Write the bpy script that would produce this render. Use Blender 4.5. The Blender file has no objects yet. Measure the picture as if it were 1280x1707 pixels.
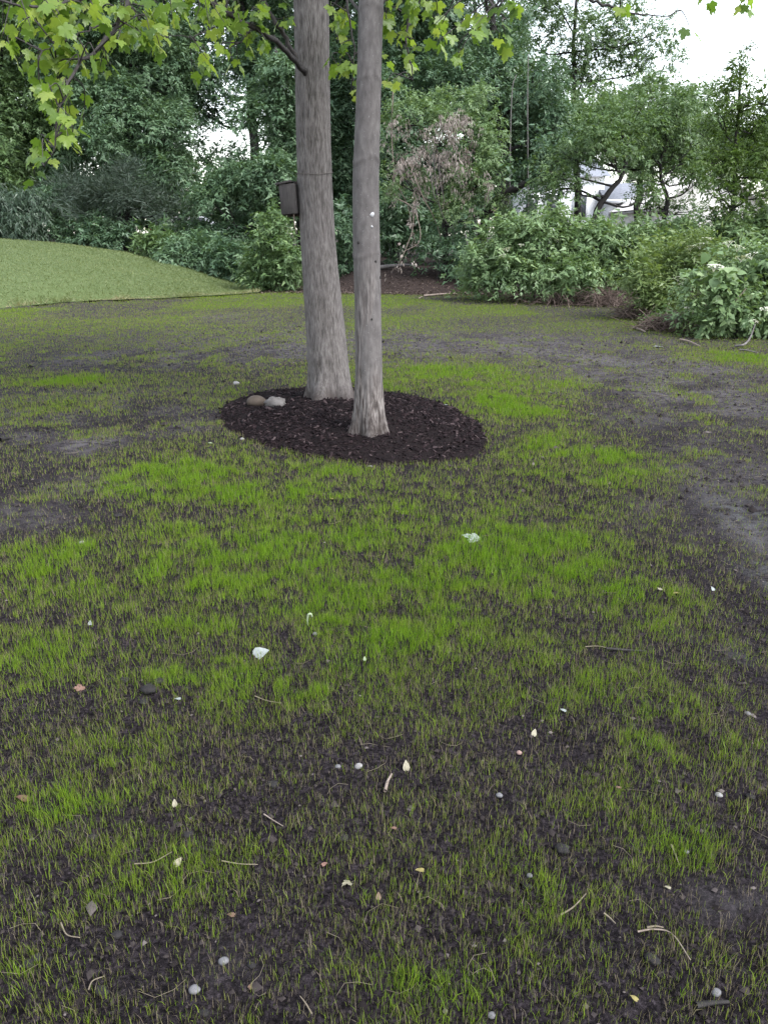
import bpy, math
import numpy as np
from mathutils import Vector

# ------------------------------------------------------------------ camera, sky, sun, exposure
sc = bpy.context.scene
COL = sc.collection
F, CX, CY, CAM_Z = 1300.0, 640.0, 853.5, 1.6
PITCH = math.atan((853.5 - 390.0) / F)
cam_d = bpy.data.cameras.new('camera')
cam_d.sensor_fit = 'VERTICAL'; cam_d.sensor_height = 36.0
cam_d.lens = 36.0 * F / 1707.0
cam_d.clip_start = 0.05; cam_d.clip_end = 3000
cam = bpy.data.objects.new('camera', cam_d); COL.objects.link(cam)
cam.location = (0, 0, CAM_Z)
cam.rotation_euler = (math.pi / 2 - PITCH, 0, 0)
sc.camera = cam

SUN_EL, SUN_AZ = 52.0, 128.0            # azimuth measured clockwise from the view direction (+Y)
w = bpy.data.worlds.new('World'); sc.world = w; w.use_nodes = True
nt = w.node_tree; nt.nodes.clear()
sky = nt.nodes.new('ShaderNodeTexSky'); sky.sky_type = 'NISHITA'; sky.sun_disc = False
sky.sun_elevation = math.radians(SUN_EL); sky.sun_rotation = math.radians(SUN_AZ)
sky.dust_density = 1.0; sky.air_density = 1.3; sky.ozone_density = 1.0
hsv = nt.nodes.new('ShaderNodeHueSaturation'); hsv.inputs['Saturation'].default_value = 0.42
bg = nt.nodes.new('ShaderNodeBackground'); bg.inputs['Strength'].default_value = 0.15
ow = nt.nodes.new('ShaderNodeOutputWorld')
nt.links.new(sky.outputs[0], hsv.inputs['Color']); nt.links.new(hsv.outputs[0], bg.inputs[0])
nt.links.new(bg.outputs[0], ow.inputs[0])
sun_d = bpy.data.lights.new('sun', 'SUN'); sun_d.energy = 1.5; sun_d.angle = math.radians(30)
sun_d.color = (1.0, 0.98, 0.95)
sun = bpy.data.objects.new('sun', sun_d); COL.objects.link(sun)
_e, _a = math.radians(SUN_EL), math.radians(SUN_AZ)
sun_dir = Vector((math.sin(_a) * math.cos(_e), math.cos(_a) * math.cos(_e), math.sin(_e)))
sun.rotation_euler = (-sun_dir).to_track_quat('-Z', 'Y').to_euler()
sun.location = (0, 0, 30)
vs = sc.view_settings
vs.view_transform = 'Standard'; vs.look = 'None'; vs.gamma = 1.0; vs.use_curve_mapping = False
vs.exposure = 1.85
cy = sc.cycles
cy.use_denoising = True
try:
    cy.denoiser = 'OPENIMAGEDENOISE'
except Exception:
    pass
cy.max_bounces = 7; cy.diffuse_bounces = 4; cy.glossy_bounces = 2; cy.transmission_bounces = 5
cy.transparent_max_bounces = 6; cy.sample_clamp_indirect = 8.0
cy.caustics_reflective = False; cy.caustics_refractive = False

# ------------------------------------------------------------------ helpers
def ray(px, py):
    u = (CY - py) / F
    return np.array([(px - CX) / F, math.cos(PITCH) + u * math.sin(PITCH), -math.sin(PITCH) + u * math.cos(PITCH)])
def G(px, py, z=0.0):
    d = ray(px, py); return np.array([0, 0, CAM_Z]) + d * ((z - CAM_Z) / d[2])
def P(px, py, D):
    d = ray(px, py); return np.array([0, 0, CAM_Z]) + d * (D / d[1])
def mpp(px, py, D):
    return D / ray(px, py)[1] / F

def _hash(ix, iy, iz, seed):
    h = (ix.astype(np.int64) * 374761393 + iy.astype(np.int64) * 668265263 + iz.astype(np.int64) * 1442695041 + seed * 974634777) & 0xFFFFFFFF
    h = ((h ^ (h >> 13)) * 1274126177) & 0xFFFFFFFF
    h = ((h ^ (h >> 16)) * 2246822519) & 0xFFFFFFFF
    return ((h ^ (h >> 15)) & 0xFFFFFF) / float(0xFFFFFF)
def n2(x, y, seed=0):
    x = np.asarray(x, float); y = np.asarray(y, float)
    ix = np.floor(x); iy = np.floor(y); fx = x - ix; fy = y - iy
    fx = fx * fx * (3 - 2 * fx); fy = fy * fy * (3 - 2 * fy)
    z = np.zeros_like(ix)
    a = _hash(ix, iy, z, seed); b = _hash(ix + 1, iy, z, seed); c = _hash(ix, iy + 1, z, seed); d = _hash(ix + 1, iy + 1, z, seed)
    return (a * (1 - fx) + b * fx) * (1 - fy) + (c * (1 - fx) + d * fx) * fy
def n3(x, y, z, seed=0):
    x = np.asarray(x, float); y = np.asarray(y, float); z = np.asarray(z, float)
    ix = np.floor(x); iy = np.floor(y); iz = np.floor(z); fx = x - ix; fy = y - iy; fz = z - iz
    fx = fx * fx * (3 - 2 * fx); fy = fy * fy * (3 - 2 * fy); fz = fz * fz * (3 - 2 * fz)
    def L(k):
        a = _hash(ix, iy, iz + k, seed); b = _hash(ix + 1, iy, iz + k, seed); c = _hash(ix, iy + 1, iz + k, seed); d = _hash(ix + 1, iy + 1, iz + k, seed)
        return (a * (1 - fx) + b * fx) * (1 - fy) + (c * (1 - fx) + d * fx) * fy
    return L(0) * (1 - fz) + L(1) * fz
def fbm(x, y, seed=0, o=4):
    s = 0; a = 0.5; t = 0
    for i in range(o):
        s = s + a * n2(x * 2 ** i + 17.3 * i, y * 2 ** i - 9.1 * i, seed + i); t += a; a *= 0.5
    return s / t
def sstep(a, b, x):
    t = np.clip((x - a) / (b - a), 0, 1); return t * t * (3 - 2 * t)
def nrm(v):
    return v / np.maximum(np.linalg.norm(v, axis=-1, keepdims=True), 1e-9)

def mesh_np(name, verts, faces, attrs=None, smooth=False):
    """faces: list of int arrays (M,k). attrs: {name: (domain, array)} float"""
    me = bpy.data.meshes.new(name)
    verts = np.asarray(verts, np.float32)
    faces = [np.asarray(f, np.int32) for f in faces if len(f)]
    nl = sum(f.size for f in faces); nf = sum(len(f) for f in faces)
    me.vertices.add(len(verts)); me.vertices.foreach_set('co', verts.ravel())
    me.loops.add(nl); me.polygons.add(nf)
    me.loops.foreach_set('vertex_index', np.concatenate([f.ravel() for f in faces]))
    tot = np.concatenate([np.full(len(f), f.shape[1], np.int32) for f in faces])
    st = np.concatenate([[0], np.cumsum(tot)[:-1]]).astype(np.int32)
    me.polygons.foreach_set('loop_start', st); me.polygons.foreach_set('loop_total', tot)
    if smooth:
        me.polygons.foreach_set('use_smooth', np.ones(nf, bool))
    for k, (dom, arr) in (attrs or {}).items():
        a = me.attributes.new(k, 'FLOAT', dom); a.data.foreach_set('value', np.asarray(arr, np.float32).ravel())
    me.update(calc_edges=True)
    return me
class MB:
    def __init__(s): s.v = []; s.q = []; s.t = []; s.n = 0
    def add(s, v, q=None, t=None):
        v = np.asarray(v, float)
        if q is not None and len(q): s.q.append(np.asarray(q) + s.n)
        if t is not None and len(t): s.t.append(np.asarray(t) + s.n)
        s.v.append(v); s.n += len(v); return s
    def mesh(s, name, base=(0, 0, 0), smooth=False):
        return mesh_np(name, np.concatenate(s.v) - np.asarray(base, float), [np.concatenate(s.q) if s.q else [], np.concatenate(s.t) if s.t else []], smooth=smooth)
    def box(s, c, size, rot=0.0):
        c = np.asarray(c, float); h = np.asarray(size, float) / 2
        k = np.array([[-1,-1,-1],[1,-1,-1],[1,1,-1],[-1,1,-1],[-1,-1,1],[1,-1,1],[1,1,1],[-1,1,1]]) * h
        cr, sr = math.cos(rot), math.sin(rot)
        k = np.c_[k[:,0]*cr - k[:,1]*sr, k[:,0]*sr + k[:,1]*cr, k[:,2]] + c
        return s.add(k, [[0,3,2,1],[4,5,6,7],[0,1,5,4],[1,2,6,5],[2,3,7,6],[3,0,4,7]])
    def tube(s, pts, rad, seg=6, cap=True):
        pts = np.asarray(pts, float); n = len(pts); rad = np.broadcast_to(np.asarray(rad, float), (n,))
        tg = nrm(np.gradient(pts, axis=0))
        ref = np.array([0, 1.0, 0.13]) if abs(tg[:, 1]).mean() < 0.8 else np.array([1.0, 0, 0.1])
        a = nrm(np.cross(tg, ref)); b = np.cross(tg, a)
        th = np.linspace(0, 2 * math.pi, seg, endpoint=False)
        v = pts[:, None] + rad[:, None, None] * (np.cos(th)[None, :, None] * a[:, None] + np.sin(th)[None, :, None] * b[:, None])
        v = v.reshape(-1, 3)
        i = np.arange(n - 1)[:, None] * seg; j = np.arange(seg)[None]; jn = (j + 1) % seg
        q = np.stack([i + j, i + jn, i + seg + jn, i + seg + j], -1).reshape(-1, 4)
        t = []
        if cap:
            v = np.r_[v, pts[-1:] + tg[-1:] * rad[-1] * 0.6]
            k = (n - 1) * seg
            t = [[k + m, k + (m + 1) % seg, n * seg] for m in range(seg)]
        return s.add(v, q, t)
def smooth_path(ctrl, n):
    c = np.asarray(ctrl, float); m = len(c)
    e = np.r_[[2 * c[0] - c[1]], c, [2 * c[-1] - c[-2]]]
    t = np.linspace(0, m - 1 - 1e-6, n); i = t.astype(int); f = (t - i)[:, None]
    p0, p1, p2, p3 = e[i], e[i + 1], e[i + 2], e[i + 3]
    return 0.5 * (2 * p1 + (p2 - p0) * f + (2 * p0 - 5 * p1 + 4 * p2 - p3) * f ** 2 + (3 * p1 - p0 - 3 * p2 + p3) * f ** 3)

def tag(o, label=None, cat=None, group=None, kind=None):
    if label: o['label'] = label
    if cat: o['category'] = cat
    if group: o['group'] = group
    if kind: o['kind'] = kind
    return o
def obj(name, me, mat=None, parent=None, loc=(0, 0, 0)):
    o = bpy.data.objects.new(name, me); COL.objects.link(o)
    o.location = loc
    if mat is not None and not me.materials: me.materials.append(mat)
    if parent is not None: o.parent = parent
    return o
def empty(name, loc):
    o = bpy.data.objects.new(name, None); COL.objects.link(o); o.location = loc; o.empty_display_size = 0.2
    return o

# ------------------------------------------------------------------ materials
class NT:
    def __init__(s, name):
        s.m = bpy.data.materials.new(name); s.m.use_nodes = True; s.t = s.m.node_tree; s.t.nodes.clear()
        s.out = s.n('ShaderNodeOutputMaterial')
    def n(s, t, **kw):
        nd = s.t.nodes.new(t)
        for k, v in kw.items(): setattr(nd, k, v)
        return nd
    def l(s, a, b): s.t.links.new(a, b)
    def attr(s, name): return s.n('ShaderNodeAttribute', attribute_name=name).outputs['Fac']
    def coord(s, which='Object', scale=(1, 1, 1)):
        tc = s.n('ShaderNodeTexCoord'); mp = s.n('ShaderNodeMapping'); mp.inputs['Scale'].default_value = scale
        s.l(tc.outputs[which], mp.inputs[0]); return mp.outputs[0]
    def noise(s, vec, scale, detail=4, rough=0.55, out='Fac'):
        nd = s.n('ShaderNodeTexNoise'); nd.inputs['Scale'].default_value = scale; nd.inputs['Detail'].default_value = detail
        nd.inputs['Roughness'].default_value = rough
        if vec is not None: s.l(vec, nd.inputs['Vector'])
        return nd.outputs[out]
    def ramp(s, fac, stops, interp='LINEAR'):
        r = s.n('ShaderNodeValToRGB'); cr = r.color_ramp; cr.interpolation = interp
        while len(cr.elements) < len(stops): cr.elements.new(0.5)
        for e, (p, c) in zip(cr.elements, stops):
            e.position = p; e.color = (*c, 1) if len(c) == 3 else c
        s.l(fac, r.inputs[0]); return r.outputs[0]
    def mixc(s, fac, a, b, mode='MIX'):
        m = s.n('ShaderNodeMix', data_type='RGBA', blend_type=mode)
        for sock, val in ((m.inputs[0], fac), (m.inputs[6], a), (m.inputs[7], b)):
            if hasattr(val, 'is_linked'): s.l(val, sock)
            elif isinstance(val, (int, float)): sock.default_value = val
            else: sock.default_value = (*val, 1)
        return m.outputs[2]
    def math(s, op, a, b=0.0, clamp=False):
        m = s.n('ShaderNodeMath', operation=op, use_clamp=clamp)
        for sock, val in ((m.inputs[0], a), (m.inputs[1], b)):
            if hasattr(val, 'is_linked'): s.l(val, sock)
            else: sock.default_value = val
        return m.outputs[0]
    def bump(s, h, strength=0.5, dist=0.01):
        b = s.n('ShaderNodeBump'); b.inputs['Strength'].default_value = strength; b.inputs['Distance'].default_value = dist
        s.l(h, b.inputs['Height']); return b.outputs[0]
    def pbr(s, color, rough=0.8, spec=0.3, normal=None, metal=0.0):
        p = s.n('ShaderNodeBsdfPrincipled')
        for nm, val in (('Base Color', color), ('Roughness', rough), ('Specular IOR Level', spec), ('Metallic', metal)):
            if hasattr(val, 'is_linked'): s.l(val, p.inputs[nm])
            elif isinstance(val, (int, float)): p.inputs[nm].default_value = val
            else: p.inputs[nm].default_value = (*val, 1)
        if normal is not None: s.l(normal, p.inputs['Normal'])
        return p.outputs[0]
    def done(s, sh): s.l(sh, s.out.inputs[0]); return s.m

def leaf_mat(name, stops, trans=0.35, tcol=(1.0, 1.0, 0.45), rough=0.45, spec=0.42, objrnd=False):
    t = NT(name)
    r = t.attr('rnd')
    if objrnd:
        oi = t.n('ShaderNodeObjectInfo'); r = t.math('FRACT', t.math('ADD', r, oi.outputs['Random']))
    c = t.ramp(r, stops)
    p = t.pbr(c, rough, spec)
    tr = t.n('ShaderNodeBsdfTranslucent'); t.l(t.mixc(1.0, c, tcol, 'MULTIPLY'), tr.inputs[0])
    sc_ = t.n('ShaderNodeMixShader'); sc_.inputs[0].default_value = trans
    t.l(p, sc_.inputs[1]); t.l(tr.outputs[0], sc_.inputs[2])
    return t.done(sc_.outputs[0])

M = {}
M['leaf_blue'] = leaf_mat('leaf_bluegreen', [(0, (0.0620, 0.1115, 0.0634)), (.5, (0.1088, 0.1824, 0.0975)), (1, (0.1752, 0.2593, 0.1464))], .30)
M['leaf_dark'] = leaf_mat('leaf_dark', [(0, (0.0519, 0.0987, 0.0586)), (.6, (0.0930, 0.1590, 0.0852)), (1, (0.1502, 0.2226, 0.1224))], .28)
M['leaf_mid'] = leaf_mat('leaf_mid', [(0, (0.0638, 0.1098, 0.0468)), (.5, (0.1087, 0.1793, 0.0702)), (1, (0.1812, 0.2562, 0.1079))], .35)
M['leaf_bright'] = leaf_mat('leaf_bright', [(0, (0.0496, 0.0912, 0.0192)), (.5, (0.0848, 0.1440, 0.0288)), (1, (0.1304, 0.1920, 0.0528))], .4)
M['leaf_pale'] = leaf_mat('leaf_pale', [(0, (0.0916, 0.1514, 0.0674)), (.5, (0.1565, 0.2404, 0.1056)), (1, (0.2493, 0.3294, 0.1628))], .32)
M['leaf_weed'] = leaf_mat('leaf_weed', [(0, (.085, .135, .045)), (.5, (.15, .215, .075)), (1, (.24, .30, .125))], .34)
M['leaf_dead'] = leaf_mat('leaf_dead', [(0, (0.1196, 0.0988, 0.0888)), (.5, (0.2392, 0.2025, 0.1829)), (1, (0.3680, 0.3310, 0.3083))], .25, (1, .9, .75), .7, .1)
M['litter'] = leaf_mat('leaf_litter', [(0, (.03, .022, .019)), (.6, (.085, .063, .053)), (1, (.20, .16, .135))], .1, (1, .9, .75), .8, .1)
M['leaf_mixed_dead'] = leaf_mat('leaf_mixed_dead', [(0, (0.065, 0.104, 0.052)), (.55, (0.117, 0.156, 0.078)), (.62, (0.260, 0.182, 0.130)), (1, (0.364, 0.273, 0.208))], .28)
M['needle'] = leaf_mat('pine_needles', [(0, (0.0280, 0.0469, 0.0336)), (.5, (0.0504, 0.0742, 0.0532)), (1, (0.0952, 0.1176, 0.0952))], .15, rough=.55)
M['maple'] = leaf_mat('maple_leaf', [(0, (0.0840, 0.1482, 0.0330)), (.4, (0.1736, 0.2736, 0.0528)), (.8, (0.2576, 0.3477, 0.0770)), (1, (0.3248, 0.3876, 0.1045))], .56, (1.03, 1.08, .45), .36, .5, objrnd=True)
M['petiole'] = leaf_mat('petal_white', [(0, (.6, .6, .5)), (1, (.75, .75, .65))], .2)
M['yew'] = leaf_mat('yew_needles', [(0, (.022, .042, .026)), (.5, (.04, .068, .04)), (1, (.07, .105, .065))], .15)
def grass_mat():
    t = NT('seedling_grass')
    c = t.ramp(t.attr('rnd'), [(0, (.105, .210, .010)), (.30, (.158, .236, .020)), (.55, (.172, .198, .040)), (.66, (.17, .162, .062)), (.76, (.145, .112, .088)), (1, (.22, .18, .145))])
    p = t.pbr(c, .5, .3)
    tr = t.n('ShaderNodeBsdfTranslucent'); t.l(t.mixc(1.0, c, (1, 1.1, .5), 'MULTIPLY'), tr.inputs[0])
    m = t.n('ShaderNodeMixShader'); m.inputs[0].default_value = .42
    t.l(p, m.inputs[1]); t.l(tr.outputs[0], m.inputs[2])
    return t.done(m.outputs[0])
M['grass'] = grass_mat()
M['lawn_blade'] = leaf_mat('lawn_blades', [(0, (0.0986, 0.1337, 0.0468)), (.5, (0.1527, 0.1857, 0.0719)), (.85, (0.2066, 0.2162, 0.1017)), (1, (0.2659, 0.2338, 0.1357))], .35)

def soil_mat():
    t = NT('soil')
    v = t.coord('Object')
    big = t.noise(v, 1.3, 5, .6); mid = t.noise(v, 26, 7, .75); fine = t.noise(v, 120, 5, .7)
    base = t.ramp(mid, [(.33, (0.00383, 0.00305, 0.00356)), (.5, (0.01122, 0.00904, 0.01057)), (.68, (0.02664, 0.02169, 0.02495))])
    base = t.mixc(t.ramp(fine, [(.5, (0, 0, 0)), (.72, (.6, .6, .6))]), base, (0.03864, 0.03214, 0.03564))
    base = t.mixc(t.ramp(big, [(.4, (0,) * 3), (.7, (.5,) * 3)]), base, (0.02105, 0.01713, 0.01993))
    base = t.mixc(1.0, base, t.ramp(t.noise(v, 75, 5, .8), [(.38, (.22,) * 3), (.5, (1,) * 3), (.64, (2.6,) * 3)]), 'MULTIPLY')
    dry = t.math('MULTIPLY', t.attr('dry'), t.ramp(t.noise(v, 11, 8, .78), [(.40, (.05,) * 3), (.56, (1,) * 3)]))
    base = t.mixc(dry, base, t.mixc(fine, (.052, .047, .050), (.125, .114, .120)))
    wet = t.math('MULTIPLY', t.attr('wet'), t.ramp(t.noise(v, 9, 5, .7), [(.42, (.1,) * 3), (.6, (1,) * 3)]))
    base = t.mixc(t.math('MULTIPLY', wet, .6), base, (0.02475, 0.02167, 0.02624))
    lit = t.attr('litter')
    lc = t.ramp(t.noise(v, 45, 5, .75), [(.3, (.012, .0085, .008)), (.5, (.034, .025, .023)), (.72, (.085, .068, .061))])
    base = t.mixc(lit, base, lc)
    moss = t.attr('green')
    base = t.mixc(t.math('MULTIPLY', moss, t.ramp(t.noise(v, 30, 4, .7), [(.35, (0,) * 3), (.6, (1,) * 3)])), base, (.078, .092, .045))
    rough = t.mixc(wet, (.85,) * 3, t.ramp(mid, [(.35, (.30,) * 3), (.65, (.62,) * 3)]))
    h = t.math('ADD', t.math('MULTIPLY', mid, .6), t.math('MULTIPLY', fine, .35))
    return t.done(t.pbr(base, rough, t.math('ADD', t.math('MULTIPLY', wet, .4), .06), t.bump(h, 1.0, .03)))
M['soil'] = soil_mat()
def simple(name, c0, c1, scale=30, rough=.85, bump=.4, dist=.01, spec=.25, stretch=(1, 1, 1), detail=5, lo=.3, hi=.7):
    t = NT(name); v = t.coord('Object', stretch); f = t.noise(v, scale, detail, .65)
    return t.done(t.pbr(t.ramp(f, [(lo, c0), (hi, c1)]), rough, spec, t.bump(f, bump, dist)))
M['lawn_base'] = simple('lawn_base', (0.0473, 0.0675, 0.0203), (0.0863, 0.1162, 0.0450), 9)
M['branch'] = simple('branch_bark', (.022, .019, .019), (.065, .058, .057), 40)
M['dark_bark'] = simple('dark_bark', (0.0110, 0.0100, 0.0100), (0.0350, 0.0315, 0.0310), 22, stretch=(1, 1, .25))
M['pine_bark'] = simple('pine_bark', (.006, .0055, .006), (.02, .018, .019), 22, stretch=(1, 1, .25), spec=.1)
M['grey_bark'] = simple('grey_bark', (.06, .055, .055), (.17, .155, .15), 22, stretch=(1, 1, .25))
M['twig'] = simple('dry_twig', (0.1248, 0.0936, 0.0780), (0.2652, 0.2184, 0.1872), 30)
M['brush'] = simple('dry_brush', (0.0624, 0.0429, 0.0374), (0.1716, 0.1287, 0.1092), 6)
M['straw'] = simple('straw', (0.1014, 0.0819, 0.0585), (0.2028, 0.1716, 0.1287), 20)
M['mulch'] = simple('mulch_ground', (0.0056, 0.0043, 0.0050), (0.0186, 0.0136, 0.0136), 60, .9, .9, .02, spec=.05)
def rnd_mat(name, stops, rough=.8, spec=.25, scale=60, bump=.3):
    t = NT(name); c = t.ramp(t.attr('rnd'), stops); f = t.noise(t.coord('Object'), scale, 4, .6)
    c = t.mixc(.35, c, t.mixc(1.0, c, t.ramp(f, [(.3, (.45,) * 3), (.7, (1.5,) * 3)]), 'MULTIPLY'))
    return t.done(t.pbr(c, rough, spec, t.bump(f, bump, .004)))
M['chip'] = rnd_mat('mulch_chips', [(0, (0.0038, 0.0025, 0.0031)), (.5, (0.0109, 0.0069, 0.0080)), (.88, (0.0227, 0.0148, 0.0164)), (1, (0.0704, 0.0520, 0.0530))], .85, .1)
M['crumb'] = rnd_mat('soil_crumbs', [(0, (0.0063, 0.0050, 0.0053)), (.6, (0.0180, 0.0147, 0.0150)), (.95, (0.0405, 0.0336, 0.0332)), (1, (0.1170, 0.1008, 0.0972))], .9, .08)
def stone_mat(name, c0, c1, c2, scale=25, rough=.75):
    t = NT(name); v = t.coord('Object'); f = t.noise(v, scale, 6, .65); g = t.noise(v, scale * 6, 3, .6)
    c = t.mixc(t.ramp(g, [(.55, (0,) * 3), (.7, (.6,) * 3)]), t.ramp(f, [(.3, c0), (.65, c1)]), c2)
    return t.done(t.pbr(c, rough, .3, t.bump(f, .35, .006)))
M['stone_brown'] = stone_mat('stone_brown', (0.0411, 0.0309, 0.0247), (0.0699, 0.0535, 0.0411), (0.0624, 0.0468, 0.0390), 9)
M['stone_pale'] = stone_mat('stone_pale', (0.0746, 0.0647, 0.0621), (0.1392, 0.1268, 0.1218), (0.0780, 0.0663, 0.0663), 14)
M['pebble_white'] = stone_mat('pebble_white', (0.1560, 0.1498, 0.1498), (0.2371, 0.2278, 0.2278), (0.1326, 0.1248, 0.1248), 60)
M['pebble_grey'] = stone_mat('pebble_grey', (0.0780, 0.0764, 0.0819), (0.1482, 0.1443, 0.1521), (0.0546, 0.0546, 0.0546), 60)
M['pebble_dark'] = stone_mat('pebble_dark', (0.0063, 0.0056, 0.0060), (0.0168, 0.0147, 0.0154), (0.0245, 0.0224, 0.0231), 60, .85)
M['pebble_pink'] = stone_mat('pebble_pink', (0.1716, 0.1092, 0.0936), (0.2652, 0.1794, 0.1560), (0.1560, 0.1170, 0.1014), 60)
def leaflit(name, c, trans=.15):
    t = NT(name); f = t.noise(t.coord('Object'), 90, 4, .6)
    col = t.mixc(1.0, c, t.ramp(f, [(.3, (.75,) * 3), (.7, (1.1,) * 3)]), 'MULTIPLY')
    tr = t.n('ShaderNodeBsdfTranslucent'); t.l(col, tr.inputs[0]); m = t.n('ShaderNodeMixShader'); m.inputs[0].default_value = trans
    t.l(t.pbr(col, .55, .3), m.inputs[1]); t.l(tr.outputs[0], m.inputs[2]); return t.done(m.outputs[0])
M['fl_white'] = leaflit('fallen_white', (0.2746, 0.2995, 0.2933))
M['fl_cream'] = leaflit('fallen_cream', (0.2746, 0.2496, 0.1810))
M['fl_yellow'] = leaflit('fallen_yellow', (0.2371, 0.1997, 0.0749))
M['fl_green'] = leaflit('fallen_palegreen', (0.2808, 0.3354, 0.2106))
M['fl_tan'] = leaflit('fallen_tan', (0.1373, 0.0874, 0.0593))
M['fl_pink'] = leaflit('fallen_pink', (0.1872, 0.1061, 0.0842))
M['fl_brown'] = leaflit('fallen_brown', (0.1248, 0.0702, 0.0507))
M['wood'] = simple('weathered_wood', (0.0375, 0.0338, 0.0338), (.068, .061, .060), 12, stretch=(6, 6, .6), bump=.5)
M['wood_end'] = simple('weathered_wood_dark', (0.0217, 0.0167, 0.0155), (.09, .07, .065), 12, stretch=(6, 6, .6))
M['hole'] = simple('dark_hole', (.006, .005, .005), (.012, .01, .01), 12)
M['cord'] = simple('cord', (0.1050, 0.0900, 0.0825), (.13, .115, .11), 80)
M['lichen'] = simple('lichen', (.32, .32, .33), (.45, .45, .46), 60)
M['white_paint'] = simple('white_siding', (.68, .69, .71), (.80, .80, .81), 3, .6, .05)
M['cream_paint'] = simple('cream_siding', (.62, .60, .56), (.74, .72, .68), 3, .6, .05)
M['roof_grey'] = simple('blue_grey_shingle', (.14, .15, .175), (.24, .25, .28), 8)
M['roof_pale'] = simple('pale_shingle', (.42, .40, .39), (.58, .56, .54), 8)
M['glass'] = simple('dark_glass', (.03, .035, .04), (.05, .055, .06), 3, .15, .0, spec=.5)
M['car_white'] = simple('white_car_paint', (.72, .73, .75), (.78, .79, .8), 2, .25, .0, spec=.5)
M['tyre'] = simple('tyre', (.015, .015, .016), (.03, .03, .03), 20)
M['taillight'] = simple('taillight', (.5, .02, .02), (.6, .03, .03), 5, .3, 0)

def bark_mat(name, furrow):
    t = NT(name); v = t.coord('Object')
    if furrow:
        vs_ = t.coord('Object', (1, 1, .13)); f = t.noise(vs_, 115, 6, .7); g = t.noise(v, 3.2, 4, .6)
        deep = t.attr('ridge')
        k = t.math('ADD', t.math('MULTIPLY', f, .78), t.math('MULTIPLY', deep, .22))
        c = t.ramp(k, [(.36, (.040, .035, .033)), (.50, (.094, .084, .080)), (.65, (.172, .157, .151))])
        c = t.mixc(t.ramp(g, [(.42, (0,) * 3), (.7, (.3,) * 3)]), c, (.13, .115, .118))
        c = t.mixc(t.attr('stain'), c, (.035, .026, .024))
        return t.done(t.pbr(c, .9, .15, t.bump(k, .8, .007)))
    f = t.noise(t.coord('Object', (1, 1, .35)), 28, 6, .65); s = t.noise(v, 95, 3, .5); g = t.noise(v, 2.5, 4, .6)
    c = t.ramp(f, [(.34, (.078, .070, .069)), (.52, (.110, .100, .098)), (.69, (.148, .136, .133))])
    c = t.mixc(t.ramp(g, [(.4, (0,) * 3), (.65, (.3,) * 3)]), c, (.085, .077, .078))
    c = t.mixc(t.ramp(s, [(.66, (0,) * 3), (.72, (.6,) * 3)]), c, (.24, .23, .235))
    rb = t.attr('ridge')
    fu = t.noise(t.coord('Object', (1, 1, .12)), 60, 5, .6)
    c = t.mixc(rb, c, t.ramp(fu, [(.36, (.03, .023, .021)), (.5, (.11, .095, .09)), (.66, (.23, .208, .2))]))
    c = t.mixc(t.attr('stain'), c, (.03, .023, .021))
    return t.done(t.pbr(c, .85, .2, t.bump(t.math('ADD', f, t.math('MULTIPLY', t.math('MULTIPLY', fu, rb), 2.0)), .6, .006)))
M['bark_rough'] = bark_mat('bark_furrowed', True)
M['bark_smooth'] = bark_mat('bark_smooth', False)

# ------------------------------------------------------------------ terrain functions
_ed = np.array([G(px, py)[:2] for px, py in ((-900, 600), (-400, 545), (-150, 526), (0, 516), (100, 506), (200, 501), (300, 497), (380, 493), (432, 489))])
_rd = np.array([[P(px, py, 26.0)[0], P(px, py, 26.0)[2]] for px, py in ((-900, 380), (-400, 384), (-150, 392), (0, 400), (100, 409), (200, 424), (300, 447), (400, 477), (432, 487))])
LAWN_X1 = float(_ed[-1, 0])
def E_of(x): return np.interp(x, _ed[:, 0], _ed[:, 1])
def R_of(x): return np.maximum(np.interp(x, _rd[:, 0], _rd[:, 1]), 0) * sstep(LAWN_X1 + .05, LAWN_X1 - 1.2, x)
def mound(x, y):
    e = E_of(x); t = np.clip((y - e) / (26.0 - e), 0, 1)
    z = R_of(x) * (t ** .75 * (1 - .25 * t) / .75)
    return z - np.clip((y - 26.0) * .03, 0, .25) * sstep(0, .4, R_of(x))
def in_lawn(x, y):
    return (x < LAWN_X1) & (y > E_of(x)) & (y < 33)

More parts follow.
